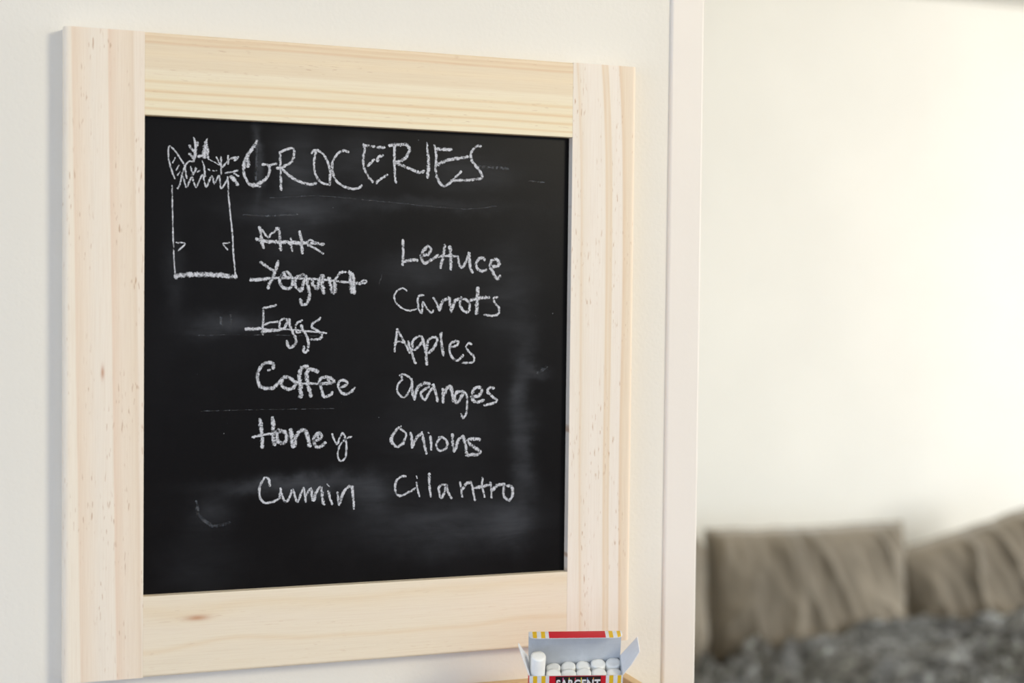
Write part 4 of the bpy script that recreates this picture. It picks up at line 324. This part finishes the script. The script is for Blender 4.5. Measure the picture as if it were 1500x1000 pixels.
# ------------------------------------------------------------------ wooden tray under the board
m_tray = pine('pine_tray', 'X', 1.04, .062, .28, .15, [(0, (226,196,150)), (.3, (236,209,166)), (.5, (226,192,142)), (.7, (238,212,170)), (1, (232,202,156))], 0, .1, 6, .3, wave=.2)
tr = empty('wooden_tray', (.288, 0, 1.045))
tag(tr, 'open wooden tray on the wall below the chalkboard, holding the chalk box', 'tray')
TW, TD, TH, tk = .142, .122, .057, .008
box('back_panel', (0, -tk, 0), (TW, 0, TH), m_tray, tr, .0008)
box('side_panel', (0, -TD+tk, 0), (tk, -tk, TH), m_tray, tr, .0008)
box('side_panel', (TW-tk, -TD+tk, 0), (TW, -tk, TH), m_tray, tr, .0008)
box('front_panel', (0, -TD, 0), (TW, -TD+tk, TH), m_tray, tr, .0008)
box('bottom_panel', (tk, -TD+tk, 0), (TW-tk, -tk, .004), m_tray, tr)

# ------------------------------------------------------------------ box of chalk (local: x width, y back, z up; z = 0 is the mouth)
BW, BD, BH = .067, .0225, .083
bx = empty('chalk_box', (.315, -.094, 1.130))
bx.rotation_euler = (Matrix.Rotation(R(-18), 3, 'Z') @ Matrix.Rotation(R(26), 3, 'X') @ Matrix.Rotation(R(-1), 3, 'Y')).to_euler()
bx['label'] = 'open cardboard box of white chalk, red with yellow and white stripes, in the wooden tray'; bx['category'] = 'box'
c_red = lin((214, 22, 44)); c_yel = lin((240, 196, 40)); c_wht = (.80, .82, .88); c_blk = (.012, .010, .014); c_gry = lin((200, 203, 208))
def card(name, c):
    t = NT(name); n = t.noise(t.obj(), 300, 4, .6); n2 = t.noise(t.obj(), 60, 3)
    k = t.math('MULTIPLY', t.rng(n, .3, .7), t.rng(n2, .3, .7))
    t.l(t.mix(k, (*[x*.93 for x in c], 1), (*[min(1, x*1.05) for x in c], 1)), t.b.inputs['Base Color'])
    t.b.inputs['Roughness'].default_value = .55; return t.m
M_gry = card('card_inside', c_gry); M_red = card('card_red', c_red); M_yel = card('card_yellow', c_yel); M_wht = card('card_white', c_wht); M_blk = card('card_black', c_blk)
M_flap = card('card_flap', lin((243, 243, 246)))
M_pale = card('card_side_red', lin((226, 120, 128)))
def stripes(name, prof, x0, x1, outside, parent, matin, tk=.0005, tags=None):
    """a strip of card folded along prof [(y,z)...], printed across x by `outside` [(x_end, material)]; inside in matin"""
    mats = [matin]; V = []; F = []; MI = []
    xs = [x0]
    cols = []
    for xe, m in outside:
        xs.append(xe); cols.append(m)
        if m not in mats: mats.append(m)
    n = len(prof)
    # offset profile for thickness
    off = []
    for i in range(n):
        a = Vector(prof[max(0, i-1)]); b = Vector(prof[min(n-1, i+1)]); d = (b-a).normalized()
        off.append((prof[i][0]+d.y*tk, prof[i][1]-d.x*tk))
    k = len(xs)
    for s in (prof, off):
        for x in xs:
            for (y, z) in s: V.append((x, y, z))
    def id(s, i, j): return s*k*n+i*n+j
    for i in range(k-1):
        for j in range(n-1):
            F.append((id(0,i,j), id(0,i+1,j), id(0,i+1,j+1), id(0,i,j+1))); MI.append(mats.index(cols[i]))
            F.append((id(1,i,j+1), id(1,i+1,j+1), id(1,i+1,j), id(1,i,j))); MI.append(0)
        F.append((id(0,i,n-1), id(0,i+1,n-1), id(1,i+1,n-1), id(1,i,n-1))); MI.append(0)
        F.append((id(1,i,0), id(1,i+1,0), id(0,i+1,0), id(0,i,0))); MI.append(0)
    for i in (0, k-1):
        for j in range(n-1): F.append((id(0,i,j), id(0,i,j+1), id(1,i,j+1), id(1,i,j))); MI.append(0)
    me = mesh(name, V, F)
    for m in mats: me.materials.append(m)
    for p, m in zip(me.polygons, MI): p.material_index = m
    return link(name, me, None, parent)
def stripe_list(w):
    s = w/.067
    return [(.0026*s, M_wht), (.0056*s, M_yel), (.0086*s, M_wht), (.0116*s, M_yel), (.0142*s, M_wht), (.0548*s, M_red), (.0572*s, M_wht), (.0602*s, M_yel), (.0632*s, M_wht), (.0658*s, M_yel), (w, M_wht)]
front = stripes('front_panel', [(0, -BH), (0, 0)], 0, BW, stripe_list(BW), bx, M_gry)
back = stripes('back_panel', [(BD, 0), (BD, -BH)], 0, BW, stripe_list(BW), bx, M_gry)
def side_panel(x, sgn):
    bm = bmesh.new(); box_bm(bm, (x-(.0005 if sgn > 0 else 0), .0003, -BH), (x+(.0005 if sgn < 0 else 0), BD-.0003, 0))
    me = bpy.data.meshes.new('side_panel'); bm.to_mesh(me); bm.free(); o = link('side_panel', me, M_gry, bx); me.materials.append(M_red)
    for p in me.polygons:
        if p.normal.x*sgn > .5: p.material_index = 1
side_panel(0, -1); side_panel(BW, 1)
box('bottom_panel', (0, 0, -BH), (BW, BD, -BH+.0005), M_wht, bx)
# lid: straight up from the back edge, its tuck flap bent forward
def lid():
    a = R(71); z1 = BD*.97; tl = .0105
    mats = [M_gry, M_wht, M_yel, M_red]
    segs = stripe_list(BW); xs = [0]; cols = []
    for xe, m in segs: xs.append(xe); cols.append(m)
    # subdivide columns finely so that the tuck flap gets rounded corners
    V = []; F = []; MI = []
    cols2 = []; X = [0]
    for (x0, x1, m) in zip(xs, xs[1:], cols):
        n = 3 if (x1 < .012 or x0 > .055) else 6
        for k in range(n): X.append(x0+(x1-x0)*(k+1)/n); cols2.append(m)
    r = .006
    for s in (0, 1):
        o = .0005*s
        for x in X:
            e = min(x, BW-x); cut = 0
            if e < r: cut = r-math.sqrt(max(0, r*r-(r-e)**2))
            L = tl-cut*.9
            rows = [(BD-o, 0), (BD-o-.0006, z1*.5), (BD-o, z1), (BD-o*.5-.0012, z1+.0008-o)]
            for q in (.35, .7, 1.0):
                rows.append((BD-.0012-math.sin(a)*L*q, z1+.0008+math.cos(a)*L*q-o-.0012*q*q))
            for y, z in rows: V.append((x, y, z))
    n = 7; k = len(X)
    def I(s, i, j): return s*k*n+i*n+j
    for i in range(k-1):
        for j in range(n-1):
            F.append((I(0,i,j), I(0,i,j+1), I(0,i+1,j+1), I(0,i+1,j))); MI.append(mats.index(cols2[i]))
            F.append((I(1,i,j), I(1,i+1,j), I(1,i+1,j+1), I(1,i,j+1))); MI.append(0)
        F.append((I(0,i,n-1), I(1,i,n-1), I(1,i+1,n-1), I(0,i+1,n-1))); MI.append(1)
    for i in (0, k-1):
        for j in range(n-1): F.append((I(0,i,j), I(1,i,j), I(1,i,j+1), I(0,i,j+1))); MI.append(0)
    me = mesh('lid', V, F)
    for m in mats: me.materials.append(m)
    for p, m in zip(me.polygons, MI): p.material_index = m
    o = link('lid', me, None, bx); o['label'] = 'open lid, grey inside, with striped tuck flap'
lid()
def flap(x, sgn, ang, L, t0, t1):
    a = R(ang); V = []
    for o in (0, .0005):
        for (y, q) in ((.0008, 0), (BD-.0008, 0), (BD-t1, .55), (BD-t1*1.6, 1), (t0*1.6, 1), (t0*.5, .5)):
            V.append((x+sgn*(math.sin(a)*L*q+o*math.cos(a)), y, math.cos(a)*L*q-o*math.sin(a)))
    F = [(0,1,2,3,4,5), (11,10,9,8,7,6)]+[(i, i+6, (i+1) % 6+6, (i+1) % 6) for i in range(6)]
    o = link('dust_flap', mesh('dust_flap', V, F), M_flap, bx); return o
flap(0, -1, 17, .026, .002, .010)
flap(BW, 1, 33, .021, .003, .0012)
# black label with lettering on the front
box('name_label', (.0188, -.0003, -.0300), (.0512, 0, -.0006), M_blk, bx)
lbl = bpy.context.scene.objects['name_label']
cu = bpy.data.curves.new('lettering', 'FONT'); cu.body = 'SARGENT'; cu.size = .0082; cu.extrude = .00012; cu.offset = .00022
cu.align_x = 'CENTER'; cu.space_character = 1.08
tmp = bpy.data.objects.new('lettering_tmp', cu); COL.objects.link(tmp)
dg = bpy.context.evaluated_depsgraph_get(); dg.update()
me = bpy.data.meshes.new_from_object(tmp.evaluated_get(dg)); bpy.data.objects.remove(tmp)
me.materials.clear()
# add small slab serifs so that it reads like the printed face
me.transform(Matrix.Translation((.0350, -.00045, -.0104)) @ Matrix.Rotation(R(90), 4, 'X') @ Matrix.Diagonal((.84, 1.22, 1, 1)))
lt = link('lettering', me, plain('print_white', (.85, .85, .87)), lbl)
lt['label'] = 'white capital letters SARGENT'
bars = [(1, .20, .45), (.9, .75, .1), (.85, .1, .15), (.9, .75, .1), (.2, .35, .8), (.95, .35, .1)]
for i, c in enumerate(bars):
    xx = .0350+(i-2.5)*.00435
    box('colour_bar', (xx-.00028, -.00042, -.0088), (xx+.00028, -.00028, -.0016), plain('bar_%d' % i, c), lbl)
# chalk sticks: one mesh per look, copied
def stick_mesh(seed):
    rnd = random.Random(seed); V = []; F = []; n = 26; r = .0054; Ls = .074
    rings = [(0, .85), (.0006, 1), (Ls*.5, 1.0), (Ls-.0007, 1.0), (Ls-.00015, .95), (Ls, .6)]
    ph = rnd.uniform(0, 6)
    for z, k in rings:
        for i in range(n):
            a = 2*math.pi*i/n
            kk = k*(1+.02*math.sin(3*a+ph)) if z > Ls*.6 else k
            zz = z+(.0003*math.sin(a+ph)+.0001*math.sin(4*a+ph*2) if z > Ls*.9 else 0)
            V.append((r*kk*math.cos(a), r*kk*math.sin(a), zz-Ls))
    V.append((0, 0, -.0001)); V.append((0, 0, -Ls))
    for j in range(len(rings)-1):
        for i in range(n): F.append((j*n+i, j*n+(i+1) % n, (j+1)*n+(i+1) % n, (j+1)*n+i))
    t = (len(rings)-1)*n
    for i in range(n): F.append((t+i, t+(i+1) % n, len(V)-2)); F.append(((i+1) % n, i, len(V)-1))
    me = mesh('chalk_stick', V, F)
    for p in me.polygons: p.use_smooth = True
    return me
def stick_mat():
    t = NT('white_chalk'); n = t.noise(t.obj(), 500, 4, .6); n2 = t.noise(t.obj(), 120, 3)
    t.l(t.mix(t.rng(n2, .3, .7), (.90, .90, .88, 1), (.95, .95, .93, 1)), t.b.inputs['Base Color'])
    t.b.inputs['Roughness'].default_value = .9; t.b.inputs['Specular IOR Level'].default_value = .1; t.bump(n, .3, .0003); return t.m
M_stick = stick_mat(); bmx = bx.rotation_euler.to_matrix().to_4x4(); bmx.translation = bx.location
ordn = ['first', 'second', 'third', 'fourth', 'fifth']
proto = [stick_mesh(s) for s in range(4)]
for m in proto: m.materials.append(M_stick)
spots = [(.0066, .0060, .0135, 'tall white chalk stick standing up out of the left end of the box')]
for i in range(5):
    spots.append((.0176+.01095*i, .0060, -.0022+random.uniform(-.0006, .0006), '%s white chalk stick from the left in the front row behind the printed label' % ordn[i].capitalize() if 0 else 'low chalk stick in the front row of the box, %s from the left' % ordn[i]))
for i in range(5):
    spots.append((.0182+.01085*i, .0167, (-.0065, -.0052, -.0048, -.0030, -.0022)[i], 'chalk stick in the back row against the grey lid, %s from the left' % ordn[i]))
for i, (x, y, z, lb) in enumerate(spots):
    o = bpy.data.objects.new('chalk_stick', proto[i % 4]); COL.objects.link(o)
    o.matrix_world = bmx @ Matrix.Translation((x, y, z)) @ Matrix.Rotation(R(0 if i else 2), 4, 'Y') @ Matrix.Rotation(i*1.7, 4, 'Z')
    tag(o, lb, 'chalk', 'white chalk sticks in the box')

# ------------------------------------------------------------------ sofa in the room behind
def velvet(name, c):
    t = NT(name); v = t.obj(); n = t.noise(t.mapped(v, (6, 6, 3)), 1, 4, .6, .5)
    t.l(t.mix(t.rng(n, .3, .7), (*[x*.7 for x in c], 1), (*[x*1.35 for x in c], 1)), t.b.inputs['Base Color'])
    t.b.inputs['Roughness'].default_value = .85; t.b.inputs['Sheen Weight'].default_value = .9
    t.b.inputs['Sheen Roughness'].default_value = .4; t.b.inputs['Sheen Tint'].default_value = (.9, .86, .78, 1)
    t.b.inputs['Specular IOR Level'].default_value = .15
    t.bump(t.noise(v, 240, 3), .2, .002); return t.m
M_vel = velvet('taupe_velvet', (.235, .200, .150)); M_dark = plain('dark_wood', (.05, .03, .02), .5)
sofa = empty('sofa', (2.45, 2.4, 0))
tag(sofa, 'low taupe velvet sofa against the far cream wall, under the loose cushions and the throw', 'sofa')
box('seat_base', (-1.45, -.62, .10), (1.45, .58, .28), M_vel, sofa, .02)
box('seat_cushion', (-1.28, -.60, .28), (-.01, .34, .345), M_vel, sofa, .035, 4)
box('seat_cushion', (.01, -.60, .28), (1.28, .34, .345), M_vel, sofa, .035, 4)
box('backrest', (-1.28, .42, .28), (1.28, .60, .52), M_vel, sofa, .04, 4)
for s in (-1, 1): box('armrest', (s*1.37-.09, -.62, .28), (s*1.37+.09, .58, .54), M_vel, sofa, .04, 4)
for sx in (-1.38, 1.38):
    for sy in (-.55, .5): box('leg', (sx-.03, sy-.03, 0), (sx+.03, sy+.03, .10), M_dark, sofa, .004)
def cushion(name, w, h, th, seed, fan, folds=1.0, bulge=.05):
    """loose back cushion: boxy pillow with corners, seam welt and gathered folds; local origin at bottom centre"""
    NX, NZ = 84, 56; V = []; F = []
    def fold(s, t):
        q = noise.noise(Vector((s*3.2+seed+fan*t*s*1.2+.5*t, t*.55+seed*2, seed)))
        q2 = noise.noise(Vector((s*7+seed*3+fan*t*1.1, t*1.1, seed+5)))
        r1 = 1-abs(q)*2.6; r2 = 1-abs(q2)*2.6
        return folds*(.030*max(0, r1)**1.5+.011*max(0, r2)**1.3)*(.6+.4*abs(t))
    for side in (-1, 1):
        for j in range(NZ+1):
            t = -1+2*j/NZ
            for i in range(NX+1):
                s = -1+2*i/NX
                k = max(0, (1-abs(s)**5))*max(0, (1-abs(t)**5))
                hy = th*.5*(k**.42)
                x = w*.5*s*(1-.035*(1-t*t)+.02*(1-t)*.5)
                z = h*.5*(t*(1-.03*(1-s*s))+1)+.012*noise.noise(Vector((s*2+seed, t*2, 3)))*(1-abs(t))
                y = side*hy - side*(-fold(s, t)*k**.5)*(1 if side < 0 else .4) * 1.0
                z += .004*noise.noise(Vector((s*5, seed, t)))
                V.append((x, y, z))
    n = (NX+1)*(NZ+1)
    for sd in (0, 1):
        for j in range(NZ):
            for i in range(NX):
                a = sd*n+j*(NX+1)+i; q = (a, a+1, a+NX+2, a+NX+1); F.append(q if sd == 0 else q[::-1])
    me = mesh(name, V, F); bm = bmesh.new(); bm.from_mesh(me); bmesh.ops.remove_doubles(bm, verts=bm.verts, dist=.0004)
    bmesh.ops.recalc_face_normals(bm, faces=bm.faces); bm.to_mesh(me); bm.free()
    o = link(name, me, M_vel, None, True)
    # welt along the seam
    pts = []
    per = [(s/20, 1) for s in range(-20, 20)]+[(1, -s/14) for s in range(-14, 14)]+[(-s/20, -1) for s in range(-20, 20)]+[(-1, s/14) for s in range(-14, 14)]
    for s, t in per:
        x = w*.5*s*(1-.035*(1-t*t)+.02*(1-t)*.5); z = h*.5*(t*(1-.03*(1-s*s))+1)+.004*noise.noise(Vector((s*5, seed, t)))
        pts.append(Vector((x, 0, z)))
    V = []; F = []; m = len(pts)
    for i, p in enumerate(pts):
        d = (pts[(i+1) % m]-pts[i-1]).normalized(); nn = Vector((d.z, 0, -d.x))
        for k in range(6):
            a = k*math.pi/3; V.append(p+nn*.005*math.cos(a)+Vector((0, 1, 0))*.005*math.sin(a))
    for i in range(m):
        for k in range(6): F.append((i*6+k, ((i+1) % m)*6+k, ((i+1) % m)*6+(k+1) % 6, i*6+(k+1) % 6))
    link('piping', mesh('piping', V, F), M_vel, o, True)
    return o
c = cushion('sofa_cushion', .66, .385, .17, 3.1, 1.0); c.location = (2.235, 2.625, .348); c.rotation_euler = (R(-4), 0, R(-2))
tag(c, 'large taupe velvet back cushion upright in the middle of the sofa, beside the wall end', 'cushion')
c = cushion('sofa_cushion', .64, .38, .17, 9.4, -.6); c.location = (1.59, 2.52, .348); c.rotation_euler = (R(-4), 0, R(24))
tag(c, 'taupe velvet cushion at the left, almost hidden behind the white end of the wall', 'cushion')
c = cushion('sofa_cushion', .68, .36, .17, 5.7, .8, 1.2); c.location = (2.99, 2.64, .365); c.rotation_euler = (R(-5), R(-15), R(-6))
tag(c, 'taupe velvet cushion leaning with a rising top edge at the right edge of the photo', 'cushion')
# throw
def throw():
    NX, NY = 230, 130; V = []; F = []
    x0, x1, y0, y1 = 1.25, 3.45, 1.72, 2.50
    for j in range(NY+1):
        for i in range(NX+1):
            x = x0+(x1-x0)*i/NX; y = y0+(y1-max(0, 1.92-x)*.55-y0)*j/NY
            p = Vector((x*2.6, y*3.4, 1.3))
            w = Vector((x+.25*noise.noise(p), y+.25*noise.noise(p+Vector((5, 2, 1))), 0))
            r1 = 1-abs(noise.noise(Vector((w.x*4.2+w.y*2, w.y*6, 2))))*2.4
            r2 = 1-abs(noise.noise(Vector((w.x*11, w.y*13-w.x*4, 7))))*2.4
            z = .362+.078*max(0, r1)**1.5+.026*max(0, r2)+.006*noise.noise(Vector((x*40, y*40, 1)))
            # a heap towards the right and against the cushions
            z += .022*math.exp(-((x-2.9)/.55)**2)-.022*math.exp(-((x-1.75)/.35)**2)+.012*max(0, (y-2.3)/.26)
            if y < 1.80: z -= (1.80-y)*1.2*(1 if y < 1.78 else .3)
            if y >= 1.84: z = max(z, .356)
            V.append((x, y, z))
    for j in range(NY):
        for i in range(NX):
            a = j*(NX+1)+i; F.append((a, a+1, a+NX+2, a+NX+1))
    me = mesh('throw_blanket', V, F)
    t = NT('furry_throw'); v = t.obj(); n = t.noise(t.mapped(v, (1, 1.6, 1), (0, 0, 0), (0, 0, R(25))), 7, 6, .7, 2.2); n2 = t.noise(v, 70, 4, .7)
    k = t.math('ADD', t.math('MULTIPLY', n, .6), t.math('MULTIPLY', n2, .4))
    t.l(t.ramp(k, [(.38, (.010, .010, .008)), (.47, (.06, .058, .05)), (.54, (.22, .22, .20)), (.63, (.72, .76, .72))]), t.b.inputs['Base Color'])
    t.b.inputs['Roughness'].default_value = .9; t.b.inputs['Sheen Weight'].default_value = .4
    t.bump(n2, 1.0, .02)
    o = link('throw_blanket', me, t.m, None, True)
    sm = o.modifiers.new('thickness', 'SOLIDIFY'); sm.thickness = .006; sm.offset = -1
    tag(o, 'crumpled grey-green furry throw spread over the sofa seat in front of the cushions', 'throw')
    return o
throw()
